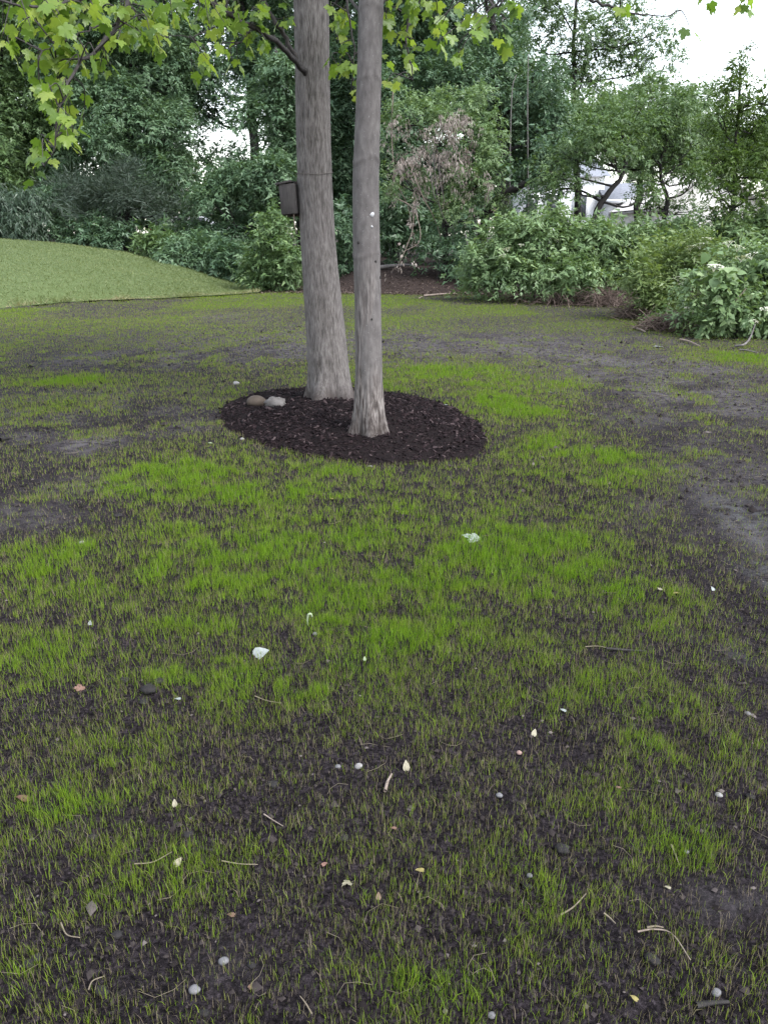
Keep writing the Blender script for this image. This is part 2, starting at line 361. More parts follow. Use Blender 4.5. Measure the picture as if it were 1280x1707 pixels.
def patch(lst, x, y):
    s = np.zeros_like(x)
    for (px, py, rx, ry, wgt) in lst:
        c = G(px, py); ex = abs(G(px + rx, py)[0] - c[0]); ey = (G(px, py - ry)[1] - G(px, py + ry)[1]) / 2
        d = ((x - c[0]) / ex) ** 2 + ((y - c[1]) / ey) ** 2
        s = np.maximum(s, wgt * np.exp(-np.maximum(d - .25, 0) * 1.2))
    return s
LUSH = [(600, 950, 420, 110, .72), (850, 650, 130, 35, .5), (270, 800, 120, 32, 1), (440, 825, 130, 24, .75), (620, 880, 170, 40, .6), (520, 960, 170, 45, .8), (700, 985, 170, 45, .85),
        (870, 950, 130, 60, 1), (990, 960, 90, 60, .75), (930, 905, 110, 30, .7), (340, 1030, 120, 40, .8), (100, 930, 120, 40, .5), (60, 1105, 90, 60, .75),
        (500, 1130, 160, 50, .7), (300, 1120, 100, 45, .6), (700, 1070, 160, 45, .6), (850, 672, 80, 26, 1), (740, 622, 120, 13, .85), (640, 640, 60, 15, .7), (110, 637, 110, 12, .8), (960, 770, 130, 45, .7),
        (120, 1340, 80, 45, .5), (330, 1480, 190, 90, .25), (820, 1470, 130, 70, .35), (720, 1630, 170, 70, .35), (60, 1640, 120, 60, .25),
        (930, 1150, 130, 60, .5), (1100, 1230, 120, 50, .4), (560, 800, 120, 20, .6), (70, 680, 90, 20, .5), (300, 660, 60, 15, .4), (1170, 1420, 90, 50, .4),
        (950, 640, 60, 10, .6), (1240, 600, 80, 12, .8), (1080, 1000, 80, 60, .5), (150, 1250, 140, 40, .3), (1220, 720, 40, 25, .5)]
BARE = [(1130, 645, 230, 60, .65), (1225, 770, 120, 80, .75), (140, 690, 220, 60, .5), (90, 820, 150, 60, .6), (230, 600, 230, 24, .6), (800, 572, 300, 22, .45), (1250, 1000, 80, 120, .6), (1230, 865, 110, 80, 1), (1265, 970, 60, 60, .9), (1190, 700, 120, 50, .9), (1120, 830, 60, 40, .5), (1270, 1080, 50, 60, .7), (1000, 598, 110, 17, .95), (870, 575, 120, 22, .75), (1140, 690, 170, 42, .85), (1060, 640, 120, 18, .6),
        (150, 737, 60, 18, 1), (270, 700, 110, 28, .8), (60, 850, 150, 50, .8), (220, 598, 170, 16, .9), (30, 650, 60, 14, .6), (420, 1600, 130, 55, .8), (1200, 1500, 110, 45, .9),
        (960, 1460, 60, 30, .6), (700, 1400, 160, 55, .6), (560, 1290, 240, 50, .55), (60, 1250, 120, 40, .45), (900, 1250, 130, 45, .5), (250, 1160, 60, 30, .5),
        (1000, 1040, 50, 20, .6), (900, 945, 25, 15, .8), (1240, 1150, 60, 70, .6), (440, 590, 150, 18, .5), (820, 730, 60, 25, .4), (950, 820, 60, 18, .5), (330, 850, 60, 12, .6), (100, 1590, 60, 30, .5)]
DRY = [(1080, 620, 240, 50, .5), (150, 680, 220, 50, .45), (100, 830, 130, 50, .35), (1230, 780, 90, 70, .4), (640, 575, 500, 30, .4), (1180, 660, 150, 40, .6), (1200, 800, 80, 60, .45), (1250, 890, 50, 40, .5), (150, 738, 55, 16, .9), (1000, 597, 90, 13, .8), (870, 575, 110, 20, .5), (250, 710, 130, 22, .45), (230, 598, 170, 18, .55), (60, 850, 140, 40, .4), (430, 590, 180, 18, .4), (380, 530, 60, 8, .5),
       (1140, 680, 160, 40, .35), (420, 1600, 110, 45, .25), (1200, 1500, 90, 40, .3), (40, 730, 40, 12, .6), (1100, 860, 60, 40, .3)]
WET = [(1250, 870, 60, 70, .9), (1275, 960, 40, 40, .8), (1030, 606, 50, 7, .8), (1200, 1500, 70, 25, .5), (1240, 1120, 40, 60, .5), (1060, 700, 60, 10, .4)]
def lush_d(x, y):
    n = fbm(x * 1.6, y * 1.6, 11, 4); n_f = fbm(x * 7, y * 7, 31, 3)
    d = .33 + .66 * patch(LUSH, x, y) - (.28 + .30 * sstep(4.0, 6.0, y)) * patch(BARE, x, y)
    d = d * (.8 + .35 * sstep(.3, .65, n)) * (.58 + .62 * sstep(.36, .62, n_f))
    d = np.maximum(d, .06 + .30 * sstep(.52, .68, fbm(x * 3.1, y * 3.1, 131, 4)) * (1 - patch(WET, x, y)))
    far = sstep(12, 18, y); d = d * (1 - far) + far * (.22 + .36 * sstep(.35, .6, fbm(x * .5, y * .35, 77, 3)) - .38 * patch(BARE, x, y))
    return np.clip(d, 0, 1)

MULCH_PX = [(370, 690), (395, 664), (450, 651), (520, 645), (600, 648), (660, 655), (720, 668), (772, 692), (803, 722), (809, 745), (785, 764), (715, 775), (630, 777), (545, 768), (465, 752), (402, 727), (374, 707)]
MULCH = np.array([G(*p)[:2] for p in MULCH_PX]); MC = MULCH.mean(0)
_ma = np.arctan2(*(MULCH - MC).T[::-1]); _mo = np.argsort(_ma); _mr = np.linalg.norm(MULCH - MC, axis=1)
def mulch_r(x, y):
    a = np.arctan2(y - MC[1], x - MC[0])
    R = np.interp(a, np.r_[_ma[_mo] - 2 * math.pi, _ma[_mo], _ma[_mo] + 2 * math.pi], np.tile(_mr[_mo], 3))
    return np.hypot(x - MC[0], y - MC[1]) / R
BED = [(-3.9, 23.2), (0.2, 22.6), (2.5, 22.2), (4.2, 21.0), (6.2, 18.2), (6.6, 15.0), (7.6, 12.5), (9.5, 11.0), (14, 9.0), (40, 2)]
_bx, _by = np.array(BED).T
def bed_d(x, y):   # > 0 beyond the bed edge, under the trees and shrubs
    return np.where(x > LAWN_X1, y - np.interp(x, _bx, _by), y - 27.0) + .5 * (fbm(x * 1.4, y * 1.4, 5, 3) - .5)
def ground_z(x, y):
    g = .035 * (fbm(x * .9, y * .9, 3, 3) - .5) + .05 * (fbm(x * .25, y * .25, 8, 2) - .5)
    k = np.exp(-np.maximum(y - 4, 0) / 6)
    cl = fbm(x * 9, y * 9, 21, 4) - .5
    g = g + (.042 * cl + .016 * np.abs(fbm(x * 26, y * 26, 41, 3) - .5) - .01 * sstep(.55, .7, fbm(x * 5, y * 5, 61, 2))) * (.35 + .65 * k)
    g = g * (1 - .75 * patch(WET, x, y))
    bank = .55 * sstep(23.2, 26.5, y) * sstep(-2.5, -.5, x) * sstep(4.5, 2.5, x)
    m = mound(x, y)
    return g * np.where(in_lawn(x, y), .3, 1) + m + bank - np.where(in_lawn(x, y), .05, 0) - .03 * sstep(1, .9, mulch_r(x, y))

rng = np.random.default_rng(7)
# ------------------------------------------------------------------ ground sheet
def graded(a0, a1, d0, g, lim):
    out = [a0]; d = d0
    while out[-1] < lim:
        if out[-1] > a1: d *= g
        out.append(out[-1] + d)
    return np.array(out)
gy = np.r_[[-60, -25, -10, -4, -2, -.8, -.2, .2, .5], graded(.7, 3.0, .024, 1.027, 900)]
xp = graded(0, 1.4, .027, 1.038, 900)
gx = np.r_[-xp[:0:-1], xp]
XX, YY = np.meshgrid(gx, gy)
zz = ground_z(XX, YY)
nx, ny = len(gx), len(gy)
q = (np.arange(ny - 1)[:, None] * nx + np.arange(nx - 1)[None]).ravel()
quads = np.stack([q, q + 1, q + nx + 1, q + nx], 1)
bd = bed_d(XX, YY)
lit = sstep(-.25, .25, bd)
me = mesh_np('ground', np.c_[XX.ravel(), YY.ravel(), zz.ravel()], [quads],
             {'dry': ('POINT', patch(DRY, XX, YY) * sstep(.25, .6, fbm(XX * 3, YY * 3, 91, 4)) * 1.3 + .45 * sstep(5, 14, YY)), 'wet': ('POINT', patch(WET, XX, YY) * sstep(.3, .55, fbm(XX * 4, YY * 4, 93, 3))),
              'litter': ('POINT', lit), 'green': ('POINT', sstep(9, 18, YY) * .42 * (1 - lit) * sstep(.15, .5, lush_d(XX, YY)))}, smooth=True)
tag(obj('ground', me, M['soil']), 'dark damp soil ground of the newly seeded yard', 'ground', kind='structure')

# lawn mound
lx = np.linspace(-46, LAWN_X1, 150); ls = np.linspace(0, 1, 46)
LX, LS = np.meshgrid(lx, ls)
LE = E_of(LX) + .10 * (fbm(LX * 2.5, LX * 0 + 1, 15, 3) - .5) * 2
LY = LE + LS ** 1.3 * (33.5 - LE)
LZ = mound(LX, LY) + .02 + .02 * sstep(0, .06, LS) + .03 * (fbm(LX * .8, LY * .8, 19, 3) - .5)
q = (np.arange(45)[:, None] * 150 + np.arange(149)[None]).ravel()
obj_l = obj('lawn', mesh_np('lawn', np.c_[LX.ravel(), LY.ravel(), LZ.ravel()], [np.stack([q, q + 1, q + 151, q + 150], 1)], smooth=True), M['lawn_base'])
tag(obj_l, 'mown green lawn rising as a mound at left', 'lawn', kind='structure')

# mulch bed mound
def mulch_z(x, y):
    r = mulch_r(x, y)
    return ground_z(x, y) + .03 * sstep(1, .9, r) + .10 * np.clip(1 - r ** 2.4, -1, 1) + .04 * (fbm(x * 5, y * 5, 71, 3) - .5) * sstep(1.02, .8, r)
na, nr = 120, 34
th = np.linspace(0, 2 * math.pi, na, endpoint=False); rr = np.linspace(0.02, 1.03, nr)
Rm = 1 / np.maximum(mulch_r(MC[0] + np.cos(th), MC[1] + np.sin(th)), 1e-6)
ms = (1 + .05 * (n2(th * 5, th * 0, 4) - .5))
bx = MC[0] + rr[:, None] * (Rm * ms * np.cos(th))[None]; by = MC[1] + rr[:, None] * (Rm * ms * np.sin(th))[None]
bz = mulch_z(bx, by)
i = np.arange(nr - 1)[:, None] * na; j = np.arange(na)[None]; jn = (j + 1) % na
mq = np.stack([i + j, i + jn, i + na + jn, i + na + j], -1).reshape(-1, 4)
mv = np.r_[np.c_[bx.ravel(), by.ravel(), bz.ravel()], [[MC[0], MC[1], float(mulch_z(np.array(MC[0]), np.array(MC[1])))]]]
mt = np.stack([np.arange(na), (np.arange(na) + 1) % na, np.full(na, nr * na)], 1)
mb_o = tag(obj('mulch_bed', mesh_np('mulch_bed', mv, [mq, mt], smooth=True), M['mulch']), 'dark wood mulch bed mounded around the two trunks', 'mulch bed', kind='structure')
# chips
nch = 10000
a = rng.random(nch) * 2 * math.pi; r = np.sqrt(rng.random(nch)) * (1.0 + .035 * rng.normal(size=nch))
Ra = np.interp(a, th, Rm, period=2 * math.pi)
cx_, cy_ = MC[0] + r * Ra * np.cos(a), MC[1] + r * Ra * np.sin(a)
cz_ = np.maximum(mulch_z(cx_, cy_), ground_z(cx_, cy_)) + .004
L_ = rng.gamma(2.2, .0085, nch) + .006; W_ = L_ * rng.uniform(.2, .5, nch); H_ = W_ * .5
d = nrm(np.c_[rng.normal(size=(nch, 2)), rng.normal(size=nch) * .45]); s_ = nrm(np.cross(d, nrm(np.c_[rng.normal(size=(nch, 2)) * .4, np.ones(nch)]))); u_ = np.cross(s_, d)
cor = np.array([[-1,-1,-1],[1,-.6,-1],[1,1,-1],[-1,.7,-1],[-1,-1,1],[1,-.6,.6],[1,1,.8],[-1,.7,1]]) * .5
cv = np.c_[cx_, cy_, cz_][:, None] + cor[None, :, :1] * L_[:, None, None] * d[:, None] + cor[None, :, 1:2] * W_[:, None, None] * s_[:, None] + cor[None, :, 2:] * H_[:, None, None] * u_[:, None]
cq = np.array([[4,5,6,7],[0,1,5,4],[1,2,6,5],[2,3,7,6],[3,0,4,7]])
me = mesh_np('mulch_chips', cv.reshape(-1, 3), [(np.arange(nch)[:, None, None] * 8 + cq[None]).reshape(-1, 4)], {'rnd': ('FACE', np.repeat(rng.random(nch), 5))})
tag(obj('mulch_chips', me, M['chip']), 'dark shredded bark chips covering the mulch bed', 'mulch', kind='stuff')

# ------------------------------------------------------------------ seedling grass
def blades(x, y, z, h, wd, lean, rnd, two=True, r=rng):
    n = len(x); a = r.random(n) * 2 * math.pi; b = r.random(n) * 2 * math.pi
    sx, sy = np.cos(a) * wd / 2, np.sin(a) * wd / 2
    lx_, ly_ = np.cos(b) * lean * h, np.sin(b) * lean * h
    p0 = np.c_[x - sx, y - sy, z - .004]; p1 = np.c_[x + sx, y + sy, z - .004]
    tip = np.c_[x + lx_, y + ly_, z + h]
    if not two:
        return np.stack([p0, p1, tip], 1).reshape(-1, 3), None, np.arange(3 * n).reshape(-1, 3)
    mx, my, mz = x + lx_ * .32, y + ly_ * .32, z + h * .55
    p2 = np.c_[mx + sx * .8, my + sy * .8, mz]; p3 = np.c_[mx - sx * .8, my - sy * .8, mz]
    v = np.stack([p0, p1, p2, p3, tip], 1).reshape(-1, 3)
    k = np.arange(n)[:, None] * 5
    return v, k + np.array([[0, 1, 2, 3]]), k + np.array([[3, 2, 4]])
def sample_grass(y0, y1, rho_f, n_try_mult=1.0, xw=.62, pad=.7):
    n = 0; ys = np.linspace(y0, y1, 60); ww = 2 * (xw * ys + pad)
    rho = rho_f(ys); cdf = np.cumsum(ww * rho); cdf = cdf - cdf[0]; tot = np.trapz(ww * rho, ys) * n_try_mult; cdf = cdf / cdf[-1]
    m = int(tot); y = np.interp(rng.random(m), cdf, ys); x = (rng.random(m) * 2 - 1) * (xw * y + pad)
    return x, y
rhoN = lambda D: 48000 * np.minimum(1, (2.2 / D)) ** 1.3
x, y = sample_grass(.9, 2.3, rhoN)
dn = lush_d(x, y)
clump = .4 + .75 * sstep(.38, .62, fbm(x * 24, y * 24, 101, 3))
keep = (rng.random(len(x)) < (dn * .92 + .05) * clump) & (mulch_r(x, y) > 1.0)
x, y, dn = x[keep], y[keep], dn[keep]
n = len(x); st = rng.random(n) < np.clip(.55 - .6 * dn, .06, .55)
h = np.where(st, rng.uniform(.015, .042, n), (.014 + .027 * np.sqrt(dn)) * rng.uniform(.45, 1.25, n))
wd = .00105 * np.maximum(1, y / 2.2) ** .75 * np.clip(rng.lognormal(0, .4, n), .5, 2.6)
rn = np.where(st, rng.uniform(.7, 1, n), np.clip(.58 - .40 * dn + rng.normal(size=n) * .12, 0, .66))
v1, q1, t1 = blades(x, y, ground_z(x, y), h, wd, np.abs(rng.normal(size=n)) * .38 + .03, rn)
rhoF = lambda D: np.where(D < 6.2, rhoN(D), rhoN(6.2) * (6.2 / D) ** 1.65)
x2, y2 = sample_grass(2.3, 24.5, rhoF, pad=.9)
dn2 = lush_d(x2, y2)
cl2 = np.where(y2 < 6.2, .4 + .75 * sstep(.38, .62, fbm(x2 * 24, y2 * 24, 101, 3)), 1)
keep = (rng.random(len(x2)) < (dn2 * .95 + .04) * cl2) & (mulch_r(x2, y2) > 1.0) & (bed_d(x2, y2) < .1) & ~in_lawn(x2, y2)
x2, y2, dn2 = x2[keep], y2[keep], dn2[keep]; n2_ = len(x2)
st2 = rng.random(n2_) < np.clip(.55 - .6 * dn2, .06, .5)
h2 = (.015 + .032 * np.sqrt(dn2)) * rng.uniform(.5, 1.3, n2_) * np.where(y2 > 12, .8, 1)
wd2 = np.where(y2 < 6.2, .0017 * (y2 / 2.3) ** .9, .0043 * (y2 / 6.2) ** .95) * rng.uniform(.7, 1.3, n2_)
rn2 = np.where(st2, rng.uniform(.68, .95, n2_), np.clip(.5 - .36 * dn2 + rng.normal(size=n2_) * .1, 0, .66))
v2, _, t2 = blades(x2, y2, ground_z(x2, y2), h2, wd2, np.abs(rng.normal(size=n2_)) * .35, rn2, False)
me = mesh_np('seedling_grass', np.r_[v1, v2], [q1, np.r_[t1, t2 + len(v1)]], {'rnd': ('FACE', np.r_[rn, rn, rn2])})
tag(obj('seedling_grass', me, M['grass']), 'thin young grass seedlings sprouting in patches from dark soil', 'grass', kind='stuff')
print('seedlings', n, n2_)
# lawn blades
m = 100000
x = rng.uniform(-24, LAWN_X1, m); e = E_of(x) - .10 + .16 * (fbm(x * 4, x * 0, 44, 3) - .5); y = e + rng.random(m) ** 1.25 * (28 - e)
lip = np.exp(-(y - e) / .25); tipx = sstep(LAWN_X1 - 1.5, LAWN_X1, x)
h = (.032 + .10 * lip * sstep(.35, .7, n2(x * 3, y * 2, 9))) * rng.uniform(.6, 1.3, m)
z = mound(x, y) + .045 + .03 * (fbm(x * .8, y * .8, 19, 3) - .5)
v, _, t = blades(x, y, z, h, .016 * rng.uniform(.6, 1.4, m), .5 + np.abs(rng.normal(size=m)) * .7, None, False)
rn = np.clip(.1 + .09 * np.sin((y - .35 * x) * 4.2) + .6 * fbm(x * .5, y * 1.2, 29, 4) + .55 * lip * (.4 + n2(x * 2, y * 2, 33)) + rng.normal(size=m) * .06, 0, 1)
tag(obj('lawn_grass', mesh_np('lawn_grass', v, [t], {'rnd': ('FACE', rn)}), M['lawn_blade']), 'short mown grass blades covering the rising lawn', 'grass', kind='stuff')
# soil crumbs
m1, m2 = 20000, 14000
y = np.r_[1.0 + rng.random(m1) ** 1.4 * 4.2, 4.5 + rng.random(m2) * 10]; m = m1 + m2
x = (rng.random(m) * 2 - 1) * (.62 * y + .6)
rd = np.r_[rng.gamma(1.6, .0017, m1) + .0018, rng.gamma(1.6, .0034, m2) + .004]
cl = sstep(.35, .6, fbm(x * 4, y * 4, 55, 3)); kp = (rng.random(m) < .25 + .75 * cl) & (mulch_r(x, y) > 1)
x, y, rd = x[kp], y[kp], rd[kp]; m = len(x)
oc = np.array([[1,0,0],[0,1,0],[-1,0,0],[0,-1,0],[0,0,.8],[0,0,-.6]])
v = np.c_[x, y, ground_z(x, y) + rd * .2][:, None] + oc[None] * rd[:, None, None] * rng.uniform(.6, 1.4, (m, 6, 1)) + rng.normal(size=(m, 6, 3)) * rd[:, None, None] * .18
ot = np.array([[0,1,4],[1,2,4],[2,3,4],[3,0,4]])
tag(obj('soil_crumbs', mesh_np('soil_crumbs', v.reshape(-1, 3), [(np.arange(m)[:, None, None] * 6 + ot).reshape(-1, 3)], {'rnd': ('FACE', np.repeat(rng.random(m), 4))}), M['crumb']),
    'loose dark crumbs of soil scattered over the ground', 'soil', kind='stuff')
# straw litter
sb = MB()
for k in range(150):
    yy = 1.1 + rng.random() ** 1.3 * 7; xx = rng.uniform(-1, 1) * (.6 * yy + .3); a = rng.random() * 2 * math.pi; L = rng.uniform(.02, .07)
    if mulch_r(np.array(xx), np.array(yy)) < 1: continue
    p = np.array([[xx + math.cos(a + b * .5) * L * b, yy + math.sin(a + b * .5) * L * b, 0] for b in (-1, -.3, .4, 1)])
    p[:, 2] = ground_z(p[:, 0], p[:, 1]) + rng.uniform(.003, .012, 4); sb.tube(p, .0007 * max(1, yy / 3), 3, False)
tag(obj('straw_litter', sb.mesh('straw_litter'), M['straw']), 'thin pale straw bits strewn over the soil', 'straw', kind='stuff')

# ------------------------------------------------------------------ foliage builder
def foliage(r, lobes, spd, leaf, per=12, aspect=.5, droop=.35, spread=.6, up=1.0, core=.25, tri=False, sub=True):
    """lobes: rows cx cy cz rx ry rz w  -> verts, quads, rnd"""
    L = np.asarray(lobes, float)
    if sub:
        ex = [L * [1, 1, 1, .92, .92, .92, .6]]
        for k in range(5):
            u = nrm(r.normal(size=(len(L), 3)) + [0, -.15, .25]); q_ = L.copy(); q_[:, :3] += u * L[:, 3:6] * r.uniform(.7, 1.0, (len(L), 1)); f_ = r.uniform(.28, .55, (len(L), 1)); q_[:, 3:6] *= f_; ex.append(q_)
        L = np.concatenate(ex); spd = spd * .65
    area = 4 * math.pi * ((L[:, 3] * L[:, 4] + L[:, 3] * L[:, 5] + L[:, 4] * L[:, 5]) / 3) * L[:, 6]
    ns = np.maximum((area * spd).astype(int), 3)
    idx = np.repeat(np.arange(len(L)), ns); n = len(idx)
    u = nrm(r.normal(size=(n, 3))); low = u[:, 2] < -.5; u[low & (r.random(n) < .6), 2] *= -1; u[(u[:, 1] > .25) & (r.random(n) < .6), 1] *= -1
    c, R = L[idx, :3], L[idx, 3:6]
    lump = .62 + .72 * n3(u[:, 0] * 2.6 + idx * 7.7, u[:, 1] * 2.6, u[:, 2] * 2.6, 5)
    isc = r.random(n) < core; lf = np.where(isc, leaf * 1.7, leaf)
    rad = np.where(isc, r.uniform(.15, .78, n), r.beta(6, 1.6, n) * 1.06) * lump
    p = c + u * R * rad[:, None]
    o = nrm(u / R)
    a = nrm(o * .75 + r.normal(size=(n, 3)) * np.array([.5, .5, .25]) + np.array([0, 0, -droop]))
    s = nrm(np.cross(a, np.array([0, 0, 1.0]) + r.normal(size=(n, 3)) * .25)); nn = np.cross(s, a)
    nn = nrm(nn * np.sign(nn[:, 2:3] + 1e-6) * up + o * .35)
    Ls = lf * r.uniform(2.0, 4.2, n)
    t = r.random((n, per)); sd = np.where(np.arange(per)[None] % 2, 1.0, -1.0) * np.ones((n, 1))
    b = p[:, None] + a[:, None] * (t * Ls[:, None])[..., None] + s[:, None] * (sd * leaf * spread * r.random((n, per)))[..., None] + nn[:, None] * (r.normal(size=(n, per)) * leaf * .35)[..., None]
    d = nrm(a[:, None] * .55 + s[:, None] * sd[..., None] * .75 + r.normal(size=(n, per, 3)) * .35 + np.array([0, 0, -droop * .9]))
    ln = nrm(nn[:, None] + r.normal(size=(n, per, 3)) * .42)
    wv = nrm(np.cross(ln, d)); ll = lf[:, None, None] * r.uniform(.6, 1.25, (n, per))[..., None]; ww = ll * aspect * .5
    m_ = b + d * ll * .42
    N = n * per
    if tri: v = np.stack([b - d * ll * .1 + wv * ww * .9, b - d * ll * .1 - wv * ww * .9, b + d * ll], 2)
    else: v = np.stack([b, m_ + wv * ww + ln * ww * .25, b + d * ll - ln * ll * .10, m_ - wv * ww + ln * ww * .25], 2)
    tone = np.clip(r.normal(.45, .16, (n, 1)) + r.normal(0, .16, (n, per)), 0, 1)
    k = 3 if tri else 4
    return v.reshape(-1, 3), np.arange(k * N).reshape(-1, k), tone.ravel()
def lobes_px(rows, D, dj=.5, r=rng):
    out = []
    for row in rows:
        px, py, rx, ry = row[:4]; wgt = row[4] if len(row) > 4 else 1.0; DD = D + (row[5] if len(row) > 5 else r.uniform(-1, 1) * dj)
        k = mpp(px, py, DD); c = P(px, py, DD)
        out.append([*c, rx * k, max(rx, ry) * k * .9, ry * k, wgt])
    return np.array(out)
TRI = [0]
def crown_mesh(name, base, r, lobes, **kw):
    v, q, rn = foliage(r, lobes, **kw); TRI[0] += (q.shape[1] - 2) * len(q)
    return mesh_np(name, v - base, [q], {'rnd': ('FACE', rn)})
def tree(name, label, cat, base, trunk_px, D, tr_r, lobes, mat, bark='dark_bark', seed=1, limbs=True, group=None, spd=7, leaf=.15, **kw):
    r = np.random.default_rng(seed); base = np.asarray(base, float)
    root = tag(empty(name, base), label, cat, group)
    mb = MB(); path = smooth_path([base - [0, 0, .2]] + [P(px, py, D + (dd[0] if dd else 0)) for px, py, *dd in trunk_px], 18)
    path[1:-1] += r.normal(size=(16, 3)) * tr_r * .18
    rad = np.linspace(1.15, .35, 18) * tr_r; mb.tube(path, rad, 9)
    if limbs:
        for lb in lobes:
            c = lb[:3]; zt = np.clip(c[2] - .8 * lb[5], base[2] + .5, None)
            k = int(np.argmin(np.linalg.norm(path - np.array([*(path[:, :2].mean(0)), zt]), axis=1))); k = min(k, 15)
            s0 = path[k]; mid = (s0 + c) / 2 + r.normal(size=3) * .15 * np.linalg.norm(c - s0) - [0, 0, .1]
            pp = smooth_path([s0, mid, c], 8); mb.tube(pp, np.linspace(rad[k] * .5, .012, 8), 5)
            for w_ in range(4):
                e = c + nrm(r.normal(size=3)) * lb[3:6] * .85; s1 = pp[4 + w_ % 3]
                mb.tube(smooth_path([s1, (s1 + e) / 2 + r.normal(size=3) * .1, e], 6), np.linspace(.018, .006, 6), 4)
    obj('trunk', mb.mesh('trunk', base, True), M[bark], root)
    obj('crown', crown_mesh('crown', base, r, lobes, spd=spd * 6.2, leaf=leaf * .74, tri=True, **kw), M[mat], root)
    return root
def gbase(px, D):
    x = P(px, 400, D)[0]; return np.array([x, D, float(ground_z(np.array(x), np.array(D)))])

# ------------------------------------------------------------------ background trees, left to right
TG = 'trees closing the yard'
LB = lobes_px
tree('woodland_tree', 'dense leafy tree at the far left edge behind the lawn', 'tree', gbase(-10, 31), [(0, 250), (-5, 100), (0, -40)], 31, .22,
     LB([(-70, 60, 110, 110), (-30, 190, 90, 80), (50, 20, 100, 70), (30, 150, 75, 65), (-40, 290, 70, 60), (40, 250, 60, 45), (20, -90, 120, 70)], 31, 1), 'leaf_mid', seed=1, group=TG)
tree('woodland_tree', 'broad blue-green tree with layered boughs left of the sky gap', 'tree', gbase(205, 32), [(210, 300), (220, 150), (215, -30)], 32, .26,
     LB([(150, 20, 110, 65), (110, 110, 75, 55), (180, 190, 80, 50), (255, 130, 75, 55), (250, 50, 85, 55), (120, 235, 70, 42), (275, 215, 52, 42), (205, 265, 85, 36), (290, 285, 55, 26), (250, 325, 70, 26), (310, 340, 40, 18, .8), (170, 320, 60, 30), (180, -70, 130, 60)], 32, 1.2), 'leaf_blue', seed=2, group=TG)
tree('woodland_tree', 'dark tree whose boughs overhang the bright sky gap', 'tree', gbase(425, 34), [(424, 330), (418, 120), (400, -40)], 34, .24,
     LB([(340, 60, 65, 50, .8), (350, 135, 55, 30), (425, 50, 60, 55), (305, 165, 38, 34), (440, 125, 48, 48), (330, -40, 90, 50), (430, -40, 90, 50), (405, 300, 50, 20, .8), (368, 195, 42, 24, .5), (340, 262, 28, 34, .45), (398, 262, 26, 30, .45), (368, 285, 40, 16, .6)], 34, 1), 'leaf_dark', seed=3, group=TG)
tree('woodland_tree', 'leafy tree with vine-hung boughs just left of the thicker trunk', 'tree', gbase(470, 29), [(468, 330), (470, 200), (460, 80)], 29, .18,
     LB([(445, 195, 42, 42), (475, 250, 45, 48), (445, 298, 55, 32), (410, 312, 45, 25), (485, 150, 48, 55), (378, 318, 40, 20), (455, 345, 48, 26), (350, 330, 30, 18, .7)], 29, .8), 'leaf_blue', seed=4, group=TG)
tree('woodland_tree', 'dark vine-draped tree seen between the two trunks', 'tree', gbase(572, 33), [(572, 330), (568, 150), (575, -30)], 33, .22,
     LB([(560, 50, 70, 75), (575, 160, 60, 70), (595, 260, 55, 55), (540, 290, 50, 55), (610, 340, 50, 40, .8), (560, -50, 90, 50), (520, 220, 40, 70)], 33, 1), 'leaf_dark', seed=5, group=TG)
tree('woodland_tree', 'tall dark green tree right of the thinner trunk', 'tree', gbase(838, 30), [(836, 320), (830, 160), (820, -20)], 30, .24,
     LB([(680, 75, 70, 65), (760, 70, 70, 60, .9), (825, 120, 65, 55, .8), (895, 140, 52, 46, .55), (860, 215, 65, 52), (925, 215, 50, 44, .8), (885, 280, 55, 35), (780, 140, 70, 50), (825, 30, 60, 40, .3), (700, -40, 110, 50), (690, 150, 60, 50), (650, 200, 40, 70)], 30, 1), 'leaf_dark', seed=7, group=TG)
tree('woodland_tree', 'airy tall tree with sky showing through its thin crown', 'tree', gbase(965, 34), [(962, 320), (955, 160), (960, 0)], 34, .15,
     LB([(885, 50, 55, 42, .5), (972, 60, 58, 55, .55), (965, 145, 52, 50, .8), (1025, 130, 44, 50, .45), (1040, 45, 42, 40, .3), (1088, 110, 38, 50, .42), (930, 0, 60, 40, .45), (1010, 200, 55, 36, .8), (1112, 60, 28, 32, .22)], 34, .8), 'leaf_mid', seed=8, group=TG, core=.1)
tree('small_tree', 'crooked tree leaning right in front of the white house', 'tree', gbase(985, 23.5), [(992, 365), (1012, 325), (1042, 278), (1035, 220)], 23.5, .10,
     LB([(985, 232, 55, 32, .8), (1050, 222, 52, 34, .8), (1025, 262, 45, 22, .55), (945, 262, 38, 22, .6), (1000, 190, 48, 28, .6), (915, 285, 30, 18, .4), (1050, 180, 35, 25, .5), (955, 312, 44, 26, .42), (900, 325, 36, 24, .4), (1078, 322, 28, 28, .6)], 23.5, .6), 'leaf_mid', seed=9, group=TG, leaf=.10, spd=9)
tree('small_tree', 'small dark-stemmed tree between the white house and cream house', 'tree', gbase(1105, 24.5), [(1108, 360), (1112, 335), (1100, 290), (1105, 230)], 24.5, .085,
     LB([(1110, 205, 50, 40, .7), (1150, 235, 44, 34, .7), (1085, 255, 42, 26, .7), (1135, 172, 36, 32, .5), (1068, 295, 20, 22, .7), (1074, 330, 13, 24, .7), (1130, 275, 36, 18, .4), (1175, 200, 25, 35, .5), (1090, 165, 28, 25, .35), (1150, 308, 48, 26, .45), (1098, 328, 26, 24, .45), (1130, 352, 38, 14, .4)], 24.5, .6), 'leaf_mid', seed=10, group=TG, leaf=.10, spd=9)
